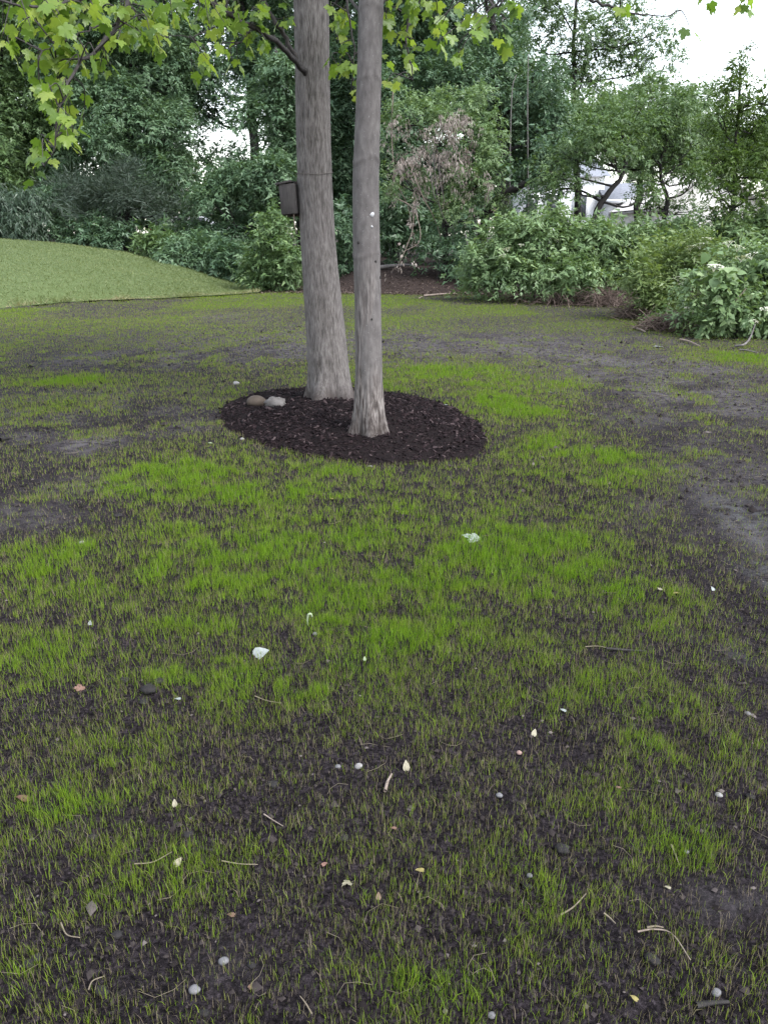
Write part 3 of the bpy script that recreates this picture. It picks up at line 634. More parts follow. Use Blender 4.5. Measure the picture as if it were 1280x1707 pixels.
tree('young_tree', 'slender bright green young tree at the right edge against the sky', 'tree', gbase(1222, 20), [(1222, 340), (1226, 250), (1232, 150), (1232, 105)], 20, .055,
     LB([(1232, 120, 20, 28, .7), (1222, 165, 36, 28), (1200, 205, 30, 26), (1262, 195, 30, 34), (1238, 245, 48, 26), (1285, 260, 40, 40), (1195, 270, 32, 22), (1285, 150, 18, 34, .6), (1215, 300, 25, 14, .5), (1255, 312, 46, 28, .5), (1195, 320, 36, 24, .45), (1225, 347, 42, 14, .4)], 20, .4), 'leaf_bright', seed=11, group=TG, leaf=.095, spd=10)
tree('woodland_tree', 'wide soft green tree filling the canopy above the white house', 'tree', gbase(1062, 31), [(1064, 330), (1070, 260), (1066, 190)], 31, .14,
     LB([(1045, 235, 60, 42, .8), (1120, 225, 60, 46, .8), (1180, 245, 46, 38, .8), (960, 240, 55, 42, .9), (1085, 172, 52, 36, .7), (1000, 190, 55, 38, .8), (1150, 190, 45, 36, .6), (1220, 235, 40, 34, .6), (1215, 275, 40, 30, .7), (1140, 280, 46, 22, .5), (900, 250, 50, 40, .8)], 31, .8), 'leaf_mid', seed=12, group=TG, spd=7)
# second row, further back
BG = 'trees of the row behind'
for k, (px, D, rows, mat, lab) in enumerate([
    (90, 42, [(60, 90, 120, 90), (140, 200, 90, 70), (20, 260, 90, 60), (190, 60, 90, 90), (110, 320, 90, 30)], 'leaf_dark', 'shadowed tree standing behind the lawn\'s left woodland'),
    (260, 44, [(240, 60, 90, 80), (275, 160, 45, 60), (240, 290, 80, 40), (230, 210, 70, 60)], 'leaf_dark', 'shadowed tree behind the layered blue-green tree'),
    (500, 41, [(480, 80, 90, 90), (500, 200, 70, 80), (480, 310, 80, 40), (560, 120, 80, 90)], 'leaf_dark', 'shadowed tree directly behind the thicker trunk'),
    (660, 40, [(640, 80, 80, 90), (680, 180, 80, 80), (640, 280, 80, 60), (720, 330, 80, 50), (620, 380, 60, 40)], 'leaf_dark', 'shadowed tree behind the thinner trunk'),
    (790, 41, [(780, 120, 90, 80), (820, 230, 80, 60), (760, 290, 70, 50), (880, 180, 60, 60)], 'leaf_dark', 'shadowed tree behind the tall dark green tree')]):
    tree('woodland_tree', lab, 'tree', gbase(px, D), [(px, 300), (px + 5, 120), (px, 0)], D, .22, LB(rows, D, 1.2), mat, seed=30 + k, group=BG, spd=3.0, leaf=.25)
for k, (px, D, rows, lab) in enumerate([
    (1085, 72, [(1070, 235, 50, 45), (1110, 250, 45, 40), (1040, 260, 40, 40)], 'distant rounded tree behind the white house roof'),
    (1190, 76, [(1180, 235, 45, 35), (1220, 260, 50, 35), (1150, 255, 40, 30)], 'distant rounded tree behind the cream house roof'),
    (1290, 70, [(1290, 230, 50, 40), (1270, 270, 45, 35), (1320, 250, 50, 60)], 'distant rounded tree at the right edge beyond the houses')]):
    tree('distant_tree', lab, 'tree', gbase(px, D), [(px, 330), (px, 260)], D, .25, LB(rows, D, 1.2), 'leaf_pale', seed=50 + k, group='distant trees beyond the houses', spd=3, leaf=.30, limbs=False)

rw = np.random.default_rng(66)
wl = LB([(px_ + rw.uniform(-20, 20), rw.uniform(325, 352), rw.uniform(50, 80), rw.uniform(30, 44)) for px_ in range(-160, 860, 62)], 56, 2.5)
tag(obj('distant_wood', crown_mesh('distant_wood', np.zeros(3), rw, wl, spd=3.0, leaf=.34, tri=True, sub=False), M['leaf_dark']), 'dim mass of distant woodland seen through gaps in the trees', 'woodland', kind='stuff')
# vine-covered small tree with the dead brown patch
r6 = np.random.default_rng(6); vb = gbase(745, 25.5)
vt = tree('vine_covered_tree', 'small tree smothered in vines with a patch of dead brown leaves', 'tree', vb, [(742, 400), (735, 300), (722, 220)], 25.5, .10,
     LB([(700, 185, 50, 28, .9), (768, 178, 46, 28), (812, 235, 36, 40), (802, 305, 44, 38), (770, 345, 46, 24, .8), (655, 212, 20, 36, .6), (824, 352, 26, 22), (655, 300, 18, 36, .5), (725, 300, 46, 22, .6), (740, 225, 34, 24, .4)], 25.5, .6), 'leaf_pale', seed=6, group=TG, leaf=.10, spd=9)
obj('dead_leaves', crown_mesh('dead_leaves', vb, r6, LB([(682, 232, 46, 38, .7), (738, 235, 50, 40, .7), (712, 265, 62, 32, .55), (768, 255, 18, 55, .5), (668, 300, 14, 50, .45), (750, 200, 22, 16, .5), (700, 310, 16, 40, .3), (800, 320, 22, 40, .3), (745, 300, 20, 40, .3)], 24.2, .2), spd=16, leaf=.09, aspect=.3, droop=1.4, core=.05), M['leaf_dead'], vt)
for cps in [[(655, 150, 0), (653, 230, .2), (660, 300, .1), (680, 345, 0), (690, 400, .2)], [(690, 290, -.4), (705, 330, -.5), (722, 360, -.2), (735, 400, 0), (738, 440, .3)], [(730, 260, -.9), (735, 310, -.8), (745, 350, -.4), (760, 395, 0)],
            [(722, 255, -.9), (728, 320, -.8), (738, 360, -.7), (752, 380, -.6)], [(715, 265, -.9), (722, 320, -.85), (732, 345, -.7)], [(775, 390, -.6), (782, 420, -.6), (786, 448, -.6)], [(660, 330, -.5), (690, 350, -.6), (700, 400, -.7), (672, 420, -.7)]]:
    mb = MB(); mb.tube(smooth_path([P(a_, b_, 25.2 + c_) for a_, b_, c_ in cps], 16), np.linspace(.022, .009, 16), 5); obj('vine', mb.mesh('vine', vb, True), M['twig'] if cps[0][0] < 700 else M['grey_bark'], vt)
mb = MB(); db = smooth_path([P(690, 335, 24.2), P(688, 380, 24.1), P(680, 405, 24.0), P(672, 425, 23.9), P(660, 450, 23.8)], 12)
mb.tube(db, np.linspace(.012, .006, 12), 5); db_o = obj('dead_branch', mb.mesh('dead_branch', vb, True), M['twig'], vt)
obj('dead_leaves', crown_mesh('dead_leaves', vb, r6, np.array([[*p_, .12, .12, .14, 1.2] for p_ in db[::2]]), spd=9, leaf=.08, per=6, aspect=.4, droop=1.0, sub=False), M['leaf_dead'], db_o)
# pale dead stems in front of the tall dark tree
for px0, pts, lab in [(880, [(880, 400), (879, 180), (880, 90)], 'pale bare dead pole standing among the dark green tree'), (850, [(848, 400), (852, 170), (860, 125)], 'short pale bare stem left of the taller dead pole')]:
    b_ = gbase(px0, 27.3); mb = MB(); mb.tube(smooth_path([b_] + [P(a_, c_, 27.3) for a_, c_ in pts], 12), np.linspace(.026, .010, 12), 6)
    for s_i in (5, 8): pass
    tag(obj('dead_stem', mb.mesh('dead_stem', b_, True), M['grey_bark'], loc=b_), lab, 'dead tree')
# arching dark branch left of the house
b_ = gbase(800, 25.8); rt = tag(empty('arching_tree', b_), 'dark trunk arching low to the right beside the white house', 'tree', TG)
mb = MB(); mb.tube(smooth_path([b_ - [0, 0, .2], P(806, 372, 25.8), P(832, 328, 25.6), P(868, 310, 25.4), P(905, 285, 25.2), P(935, 262, 25.2)], 18), np.linspace(.15, .06, 18), 8); obj('trunk', mb.mesh('trunk', b_, True), M['dark_bark'], rt)
obj('crown', crown_mesh('crown', b_, np.random.default_rng(61), LB([(905, 265, 45, 28), (945, 250, 38, 26), (860, 290, 35, 18, .7), (905, 320, 22, 18, .35), (880, 345, 22, 12, .2)], 25.3, .3), spd=9, leaf=.11), M['leaf_dark'], rt)

# ------------------------------------------------------------------ shrubs
def shrub(name, label, base_px, D, rows, mat, seed, group=None, leaf=.10, spd=11, bark='branch', cat='shrub', stems=7, **kw):
    b = gbase(base_px, D); r = np.random.default_rng(seed); lb = LB(rows, D, .3, r)
    root = tag(empty(name, b), label, cat, group); mb = MB()
    for k in range(stems):
        e = lb[k % len(lb)]; tip = e[:3] + nrm(r.normal(size=3)) * e[3:6] * .6; s0 = b + [r.uniform(-.3, .3), r.uniform(-.2, .2), -.05]
        mb.tube(smooth_path([s0, (s0 + tip) / 2 + r.normal(size=3) * .12, tip], 8), np.linspace(.022, .006, 8), 5)
    obj('stems', mb.mesh('stems', b, True), M[bark], root)
    obj('foliage', crown_mesh('foliage', b, r, lb, spd=spd * (4.4 if D > 18 else 3.4), leaf=leaf * 1.0, tri=D > 18, **kw), M[mat], root)
    return root
LG = 'shrubs behind the lawn'
shrub('yew_shrub', 'rounded dark conifer shrub at left behind the lawn ridge', 50, 27.2, [(48, 368, 30, 28), (58, 345, 22, 22), (40, 390, 34, 20)], 'yew', 71, LG, leaf=.10, spd=20, droop=.9, aspect=.3)
shrub('yew_shrub', 'dark conifer shrub cut off by the left picture edge', 2, 27.6, [(2, 375, 24, 26), (-15, 350, 40, 40), (15, 340, 30, 30)], 'yew', 72, LG, leaf=.10, spd=18, droop=.8, aspect=.3)
shrub('leafy_shrub', 'leafy shrub under the grey pine bough beside the conifer shrub', 115, 28, [(105, 375, 28, 28), (140, 390, 38, 26), (175, 392, 32, 24), (95, 335, 22, 25), (205, 400, 25, 22)], 'leaf_dark', 73, LG)
shrub('hedge_shrub', 'pointed-leaf green hedge bush at the left end of the hedge', 256, 27.3, [(252, 414, 22, 18), (275, 414, 24, 20), (262, 402, 18, 14)], 'leaf_mid', 74, LG, leaf=.11, spd=16)
shrub('hedge_shrub', 'middle green hedge bush behind the sloping lawn', 320, 27.0, [(305, 422, 32, 20), (340, 430, 32, 22), (325, 412, 30, 14)], 'leaf_blue', 75, LG, leaf=.11, spd=14)
shrub('hedge_shrub', 'right-hand hedge bush where the lawn narrows', 390, 26.4, [(378, 440, 30, 24), (405, 450, 28, 24), (390, 425, 28, 16)], 'leaf_dark', 76, LG, leaf=.11, spd=14)
shrub('leafy_shrub', 'tall green shrub at the tip of the lawn left of the trunks', 455, 24.2, [(450, 425, 34, 42), (425, 455, 24, 26), (480, 440, 28, 40), (455, 385, 30, 26), (458, 465, 36, 20)], 'leaf_mid', 77, None, leaf=.10, spd=13)
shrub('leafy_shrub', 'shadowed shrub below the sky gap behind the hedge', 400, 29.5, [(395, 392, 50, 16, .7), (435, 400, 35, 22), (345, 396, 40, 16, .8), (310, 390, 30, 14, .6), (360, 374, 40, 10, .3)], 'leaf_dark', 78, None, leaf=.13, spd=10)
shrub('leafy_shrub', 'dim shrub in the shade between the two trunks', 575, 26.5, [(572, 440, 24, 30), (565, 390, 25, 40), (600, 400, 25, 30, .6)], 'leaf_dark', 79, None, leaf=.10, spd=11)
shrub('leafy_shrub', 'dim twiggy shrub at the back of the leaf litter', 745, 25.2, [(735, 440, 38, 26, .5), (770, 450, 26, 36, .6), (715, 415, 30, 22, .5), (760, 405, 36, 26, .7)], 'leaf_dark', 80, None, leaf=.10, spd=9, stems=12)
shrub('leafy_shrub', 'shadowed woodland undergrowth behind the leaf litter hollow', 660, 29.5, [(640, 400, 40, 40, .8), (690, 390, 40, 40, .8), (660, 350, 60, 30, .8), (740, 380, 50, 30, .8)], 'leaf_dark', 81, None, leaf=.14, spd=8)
# pine bough
pb = gbase(212, 29); rt = tag(empty('white_pine', pb), 'grey-green soft pine bough with dark trunk above the lawn', 'pine tree', LG); mb = MB()
mb.tube(smooth_path([pb - [0, 0, .2], P(213, 380, 29), P(210, 320, 29), P(208, 285, 29)], 14), np.linspace(.2, .05, 14), 9)
for px_, py_ in ((110, 322), (150, 318), (190, 325), (255, 335), (285, 350), (130, 345)):
    mb.tube(smooth_path([P(210, py_ + 12, 29), P((210 + px_) / 2, py_ + 12, 28.7), P(px_, py_, 28.4)], 8), np.linspace(.05, .012, 8), 5)
obj('trunk', mb.mesh('trunk', pb, True), M['pine_bark'], rt)
obj('crown', crown_mesh('crown', pb, np.random.default_rng(82), LB([(115, 325, 42, 14), (160, 325, 45, 14), (200, 332, 40, 14), (140, 345, 50, 12, .6), (245, 342, 38, 14, .8), (280, 355, 34, 14, .7), (190, 352, 50, 14, .6), (90, 335, 20, 14), (207, 300, 32, 18, .8), (215, 318, 40, 14, .8)], 28.5, .4), spd=26, leaf=.16, aspect=.09, per=22, droop=-.25, spread=.9), M['needle'], rt)

RG = 'overgrown shrubs along the right edge'
sA = shrub('wild_shrub', 'large rounded leafy bush right of the leaf litter hollow', 880, 20.6, [(828, 448, 56, 48), (890, 425, 74, 52), (950, 440, 58, 50), (862, 392, 52, 30), (925, 396, 54, 32), (890, 466, 100, 34), (796, 468, 28, 32)], 'leaf_pale', 83, RG, leaf=.095, spd=13)
sB = shrub('wild_shrub', 'bluish green bush right of the large rounded bush', 1025, 20.2, [(1005, 410, 50, 34), (1045, 430, 50, 44), (1000, 455, 46, 40), (1078, 420, 46, 36), (985, 395, 42, 20), (1050, 470, 40, 30), (1085, 455, 34, 34)], 'leaf_pale', 84, RG, leaf=.10, spd=13)
sC = shrub('wild_shrub', 'thicket below the cream house behind the flowering weeds', 1190, 20.5, [(1120, 400, 56, 32), (1185, 384, 46, 32), (1240, 398, 56, 36), (1295, 392, 56, 46), (1150, 425, 56, 36), (1210, 425, 60, 30), (1090, 430, 40, 34)], 'leaf_pale', 85, RG, leaf=.095, spd=12)
sD = shrub('weed_clump', 'yellow-green flowering weed clump beside the dry brush', 1120, 16.0, [(1110, 452, 46, 44), (1082, 488, 30, 36), (1140, 480, 46, 46), (1115, 512, 50, 36), (1165, 440, 46, 34), (1088, 528, 30, 20), (1120, 422, 50, 28), (1062, 462, 30, 32)], 'leaf_weed', 86, RG, leaf=.085, spd=17, aspect=.3, droop=.1, cat='weeds', stems=14)
sE = shrub('wild_shrub', 'dense big-leaved bush filling the right picture edge', 1240, 13.4, [(1195, 478, 54, 46), (1255, 452, 54, 48), (1222, 515, 64, 46), (1280, 510, 54, 56), (1185, 532, 52, 34), (1260, 552, 54, 28), (1330, 490, 64, 76), (1400, 480, 84, 96)], 'leaf_pale', 87, RG, leaf=.08, spd=17)
sF = shrub('wild_shrub', 'low weedy bush at the foot of the big-leaved bush', 1150, 14.4, [(1150, 545, 44, 26), (1110, 546, 30, 18, .8), (1190, 562, 40, 18)], 'leaf_mid', 88, RG, leaf=.075, spd=17)
# white flower heads
fm = MB(); rf = np.random.default_rng(5)
for k in range(26):
    a = rf.random() * 2 * math.pi; rr_ = math.sqrt(rf.random()); c = np.array([rr_ * math.cos(a), rr_ * math.sin(a), .25 * (1 - rr_ ** 2)]); s_ = .17
    fm.add([c + [s_, 0, .03], c + [0, s_, 0], c + [-s_, 0, .03], c + [0, -s_, 0], c + [0, 0, .09]], None, [[0, 1, 4], [1, 2, 4], [2, 3, 4], [3, 0, 4]])
for k in range(5):
    a = k * 1.26; fm.tube([[0, 0, -.9], [.2 * math.cos(a), .2 * math.sin(a), -.4], [.7 * math.cos(a), .7 * math.sin(a), .05]], .03, 3, False)
fme = fm.mesh('flower_head'); fme.materials.append(M['petiole'])
for (px, py, D, par, s_) in [(1128, 463, 15.5, sD, .10), (1140, 466, 15.5, sD, .11), (1138, 473, 15.4, sD, .10), (1113, 502, 15.6, sD, .09), (1112, 508, 15.6, sD, .08), (1150, 412, 15.6, sD, .10), (1165, 408, 15.5, sD, .12),
                             (1190, 444, 13.0, sE, .13), (1205, 448, 13.0, sE, .08), (1165, 513, 13.4, sE, .07), (1148, 513, 13.8, sF, .09), (1155, 518, 13.8, sF, .08), (1255, 535, 12.6, sE, .09), (1235, 430, 13.0, sE, .10), (1250, 425, 13.0, sE, .12),
                             (1213, 405, 13.2, sE, .10), (1230, 412, 13.2, sE, .11), (1180, 398, 15.6, sD, .12), (1172, 425, 15.4, sD, .09), (1102, 530, 15.8, sD, .10), (1275, 515, 12.4, sE, .08),
                             (845, 415, 19.4, sA, .10), (868, 408, 19.3, sA, .08), (838, 425, 19.4, sA, .09), (930, 400, 19.6, sA, .09), (960, 395, 19.8, sA, .08)]:
    o = obj('flower_head', fme, None, par, loc=P(px, py, D) - np.array(par.location)); o.scale = (s_, s_, s_ * .8); o.rotation_euler = (rf.uniform(-.3, .3), rf.uniform(-.3, .3), rf.random() * 6)
# big leaves on the right bush
def lobe_leaf(pts, seed, curl=.25, fold=.12, petiole=.45):
    half = np.array(pts); full = np.r_[half, (half * [-1, 1])[-2:0:-1]]
    c = np.array([[0, .36]]); v = np.r_[c, full]; r = np.random.default_rng(seed)
    z = -curl * ((v[:, 0]) ** 2 + .7 * (v[:, 1] - .3) ** 2) + fold * np.abs(v[:, 0]) + r.normal(size=len(v)) * .018
    n_ = len(full); t = [[0, 1 + k, 1 + (k + 1) % n_] for k in range(n_)]
    V = np.c_[v, z]
    if petiole:
        z0 = z[1]; V = np.r_[V, [[-.012, .06, z0], [.012, .06, z0], [.012, -petiole, z0 + .08], [-.012, -petiole, z0 + .08]]]; m_ = n_ + 1; t += [[m_, m_ + 1, m_ + 2], [m_, m_ + 2, m_ + 3]]
    return V, np.array(t)
MAPLE = [(0, .06), (.10, -.01), (.27, -.06), (.40, .00), (.37, .13), (.50, .20), (.62, .40), (.47, .44), (.43, .56), (.27, .49), (.21, .62), (.24, .77), (.11, .80), (0, 1.0)]
HEART = [(0, .08), (.16, -.04), (.36, .05), (.46, .28), (.36, .55), (.18, .80), (0, 1.0)]
maple_me, heart_me, maple_raw = [], [], []
for k in range(5):
    V, T = lobe_leaf(MAPLE, 200 + k, [.12, .25, .4, .3, .5][k], [.05, .12, .2, -.05, .3][k]); maple_raw.append((V, T)); me = mesh_np('maple_leaf', V, [T], {'rnd': ('FACE', np.zeros(len(T)))}); me.materials.append(M['maple']); maple_me.append(me)
for k in range(3):
    V, T = lobe_leaf(HEART, 300 + k, .3, .15, .3); me = mesh_np('broad_leaf', V, [T], {'rnd': ('FACE', np.full(len(T), .3 + .3 * k))}); me.materials.append(M['leaf_pale']); heart_me.append(me)
from mathutils import Matrix
def place_leaf(me, parent, pos, dirv, nv, size, name='leaf'):
    d_ = Vector(dirv).normalized(); n_ = Vector(nv); n_ = (n_ - d_ * n_.dot(d_)).normalized(); x_ = d_.cross(n_)
    o = bpy.data.objects.new(name, me); COL.objects.link(o); o.parent = parent
    m_ = Matrix((x_, d_, n_)).transposed().to_4x4(); o.matrix_local = Matrix.Translation(Vector(pos) - parent.location) @ m_ @ Matrix.Scale(size, 4)
    return o
rl = np.random.default_rng(90)
for k in range(70):
    px, py = rl.normal(1200, 26), rl.normal(470, 26)
    if k > 50: px, py = rl.normal(1255, 25), rl.normal(520, 28)
    p = P(px, py, 12.75 + abs(px - 1215) * .004 + rl.uniform(0, .35)); p[2] = max(p[2], .25)
    place_leaf(heart_me[k % 3], sE, p, (rl.normal() * .7, -.45 + rl.normal() * .4, -.55 + rl.normal() * .3), (rl.normal() * .3, -.55, .9), rl.uniform(.11, .19), 'broad_leaf')

# dry brush heaps and fallen branches
def brush(label, px, D, wx, hz, n_, seed, mat='brush'):
    b = gbase(px, D); r = np.random.default_rng(seed); mb = MB()
    for k in range(n_):
        c = np.array([r.normal() * wx * .45, r.normal() * wx * .3, abs(r.normal()) * hz * .45]); a = r.random() * 6.28; L = r.uniform(.12, .38)
        dv = np.array([math.cos(a), math.sin(a), r.normal() * .5]) * L
        mb.tube(smooth_path([c - dv, c + r.normal(size=3) * .08 + [0, 0, .06], c + dv - [0, 0, .05]], 6) * [1, 1, 1], r.uniform(.003, .008), 3, False)
    v = [np.c_[q_[:, :2], np.maximum(q_[:, 2], .01)] for q_ in mb.v]; mb.v = v
    return tag(obj('brush_heap', mb.mesh('brush_heap'), M[mat], loc=b), label, 'brush heap', 'dry brush heaps along the shrubs')
brush('tall heap of dry brown stems in front of the bluish bush', 1018, 19.0, .85, .32, 300, 1)
brush('low dry brown tangle at the foot of the weed clump', 1066, 15.9, .4, .2, 160, 2)
brush('dark brown stem tangle under the low weedy bush', 1125, 13.9, .55, .2, 180, 3)
brush('sparse dry stems trailing along the large rounded bush', 950, 19.4, 1.3, .22, 220, 4)
def stick(name, label, pts, rad, mat, cat='stick', group=None):
    p = smooth_path(pts, 12); mb = MB(); b = p[0].copy(); mb.tube(p, np.linspace(rad, rad * .5, 12), 6)
    return tag(obj(name, mb.mesh(name, b, True), M[mat], loc=b), label, cat, group)
def gp(px, py, dz=.0):
    p = G(px, py, .0)
    for _ in range(6): p = G(px, py, float(ground_z(np.array(p[0]), np.array(p[1]))) + dz)
    return p
def gpm(px, py):
    p = G(px, py, .08)
    for _ in range(10): p = G(px, py, float(mulch_z(np.array(p[0]), np.array(p[1]))))
    return p
FB = 'fallen branches at the edge of the beds'
stick('fallen_branch', 'long pale branch lying along the edge of the leaf litter', [gp(706, 493, .03), gp(740, 490, .05), gp(762, 489, .05), gp(784, 486, .04)], .03, 'twig', group=FB)
stick('fallen_branch', 'short pale stick slanting on the leaf litter edge', [gp(697, 498, .02), gp(704, 494, .03)], .02, 'twig', group=FB)
stick('fallen_branch', 'bare curved branch rising from the big-leaved bush foot', [gp(1225, 577, .03), gp(1240, 574, .08), P(1250, 562, 12.2), P(1258, 540, 12.3)], .02, 'grey_bark', group=FB)
stick('fallen_branch', 'pale arching stem over the front of the big-leaved bush', [P(1195, 525, 13.0), P(1215, 508, 12.8), P(1228, 498, 12.7), P(1243, 481, 12.7)], .014, 'twig', group=FB)
stick('fallen_branch', 'pale stick on the ground below the low weedy bush', [gp(1133, 566, .02), gp(1148, 569, .03), gp(1166, 577, .02)], .018, 'twig', group=FB)
stick('fallen_branch', 'pale stick lying below the dry stem tangle', [gp(1055, 546, .02), gp(1066, 549, .03), gp(1075, 553, .02)], .022, 'twig', group=FB)
stick('fallen_branch', 'thin branch at the right end of the bed edge', [gp(1232, 583, .02), gp(1245, 584, .03), gp(1262, 588, .02)], .014, 'grey_bark', group=FB)
stick('fallen_branch', 'old log lying at the back of the leaf litter hollow', [P(630, 446, 26.0), P(655, 443, 26.1), P(690, 441, 26.2)], .07, 'grey_bark', group=FB)
# leaf litter
m = 9000; r = rng
x = np.r_[r.uniform(-4, 5, m // 2), r.uniform(-4, 10, m - m // 2)]; yb = np.interp(x, _bx, _by); y = yb + r.exponential(.7, m) - .25
y[:m // 2] = r.uniform(22.3, 27, m // 2); kp = bed_d(x, y) > -.35; x, y = x[kp], y[kp]; m = len(x)
b = np.c_[x, y, ground_z(x, y) + .012]; d = nrm(np.c_[r.normal(size=(m, 2)), r.normal(size=m) * .25]); ln = nrm(np.c_[r.normal(size=(m, 2)) * .5, np.ones(m)]); wv = np.cross(ln, d); ll = r.uniform(.03, .09, m)[:, None]
v = np.stack([b, b + d * ll * .5 + wv * ll * .28 + ln * ll * .12, b + d * ll, b + d * ll * .5 - wv * ll * .28 + ln * ll * .12], 1)
tag(obj('leaf_litter', mesh_np('leaf_litter', v.reshape(-1, 3), [np.arange(4 * m).reshape(-1, 4)], {'rnd': ('FACE', r.random(m) * .9)}), M['litter']), 'brown dead leaf litter under the trees and bushes', 'leaf litter', kind='stuff')

# ------------------------------------------------------------------ houses and car behind
def house(name, label, x0, x1, y0, y1, z0, ze, zr, wall, roof, wins, gable_front):
    b = np.array([(x0 + x1) / 2, y0, z0]); root = tag(empty(name, b), label, 'house')
    mb = MB(); v = np.array([[x0, y0, z0], [x1, y0, z0], [x1, y1, z0], [x0, y1, z0], [x0, y0, ze], [x1, y0, ze], [x1, y1, ze], [x0, y1, ze]])
    mb.add(v, [[0, 1, 5, 4], [1, 2, 6, 5], [2, 3, 7, 6], [3, 0, 4, 7]])
    xm, ym = (x0 + x1) / 2, (y0 + y1) / 2; o = .35
    if gable_front:
        mb.add([[x0, y0, ze], [x1, y0, ze], [xm, y0, zr], [x0, y1, ze], [x1, y1, ze], [xm, y1, zr]], None, [[0, 1, 2], [4, 3, 5]])
        rv = [[x0 - o, y0 - o, ze - o * (zr - ze) / (xm - x0)], [xm, y0 - o, zr], [xm, y1 + o, zr], [x0 - o, y1 + o, ze - o * (zr - ze) / (xm - x0)], [x1 + o, y0 - o, ze - o * (zr - ze) / (xm - x0)], [x1 + o, y1 + o, ze - o * (zr - ze) / (xm - x0)]]
        fq = [[0, 1, 2, 3], [1, 4, 5, 2]]
    else:
        mb.add([[x0, y0, ze], [x0, y1, ze], [x0, ym, zr], [x1, y0, ze], [x1, y1, ze], [x1, ym, zr]], None, [[1, 0, 2], [3, 4, 5]])
        dz = o * (zr - ze) / (ym - y0)
        rv = [[x0 - o, y0 - o, ze - dz], [x1 + o, y0 - o, ze - dz], [x1 + o, ym, zr], [x0 - o, ym, zr], [x1 + o, y1 + o, ze - dz], [x0 - o, y1 + o, ze - dz]]; fq = [[0, 1, 2, 3], [3, 2, 4, 5]]
    obj('wall', mb.mesh('wall', b), M[wall], root)
    rb = MB(); rv = np.array(rv); rb.add(np.r_[rv + [0, 0, .14], rv + [0, 0, .02]], fq + [[k + 6 for k in f[::-1]] for f in fq] + ([[0, 6, 7, 1], [1, 7, 10, 4]] if gable_front else [[0, 6, 7, 1], [1, 7, 8, 2], [3, 9, 6, 0]]))
    ro = obj('roof', rb.mesh('roof', b), M[roof], root)
    eb = MB()
    if not gable_front: eb.box([(x0 + x1) / 2, y0 - .32, ze - .16], [x1 - x0 + .5, .12, .22]); obj('fascia', eb.mesh('fascia', b), M['white_paint'], root)
    for (wx, wz, ww, wh) in wins:
        fb = MB(); t_ = .08
        for bx_ in ([wx, wz + wh / 2, ww + 2 * t_, t_], [wx, wz - wh / 2, ww + 2 * t_, t_], [wx - ww / 2, wz, t_, wh - t_], [wx + ww / 2, wz, t_, wh - t_]): fb.box([bx_[0], y0 - .03, bx_[1]], [bx_[2], .1, bx_[3]])
        wo = obj('window', fb.mesh('window', b), M['white_paint'], root)
        gb = MB(); gb.box([wx, y0 - .012, wz], [ww, .03, wh]); obj('pane', gb.mesh('pane', b), M['glass'], wo)
    return root
H1 = 52.0; k1 = mpp(1000, 340, H1)
def hx(px): return P(px, 350, H1)[0]
def hz(py): return P(1000, py, H1)[2]
wh = house('white_house', 'white house with blue-grey porch roof glimpsed through the right trees', hx(1012), hx(1086), H1, H1 + 4, -.3, hz(331), hz(306), 'white_paint', 'roof_grey',
      [(hx(1028), hz(349), .32, .75), (hx(1036), hz(349), .32, .75), (hx(1048), hz(352), .42, 1.0)], False)
mb = MB(); wb = np.array(wh.location); x0_, x1_ = hx(868), hx(1011); z1_, zr_ = hz(290), hz(255)
mb.add([[x0_, H1 + 1, -.3], [x1_, H1 + 1, -.3], [x1_, H1 + 9, -.3], [x0_, H1 + 9, -.3], [x0_, H1 + 1, z1_], [x1_, H1 + 1, z1_], [x1_, H1 + 9, z1_], [x0_, H1 + 9, z1_], [x0_, H1 + 5, zr_], [x1_, H1 + 5, zr_]], [[0, 1, 5, 4], [1, 2, 6, 5], [2, 3, 7, 6], [3, 0, 4, 7]], [[4, 7, 8], [5, 9, 6]]); obj('main_wall', mb.mesh('main_wall', wb), M['white_paint'], wh)
mb = MB(); mb.add([[x0_ - .3, H1 + .6, z1_ - .1], [x1_ + .3, H1 + .6, z1_ - .1], [x1_ + .3, H1 + 5, zr_ + .12], [x0_ - .3, H1 + 5, zr_ + .12], [x1_ + .3, H1 + 9.4, z1_ - .1], [x0_ - .3, H1 + 9.4, z1_ - .1]], [[0, 1, 2, 3], [3, 2, 4, 5]]); obj('main_roof', mb.mesh('main_roof', wb), M['roof_grey'], wh)
for wx_ in (890, 925, 972):
    mb = MB(); mb.box([hx(wx_), H1 + .97, hz(342)], [.95, .1, 1.5]); wo = obj('window', mb.mesh('window', wb), M['white_paint'], wh)
    mb = MB(); mb.box([hx(wx_), H1 + .92, hz(342)], [.75, .04, 1.3]); obj('pane', mb.mesh('pane', wb), M['glass'], wo)
H2 = 44.0
def hx2(px): return P(px, 330, H2)[0]
def hz2(py): return P(1180, py, H2)[2]
house('cream_house', 'cream house with pale gable roof behind the right thicket', hx2(1095), hx2(1275), H2, H2 + 9, -.3, hz2(345), hz2(286), 'cream_paint', 'roof_pale', [], True)
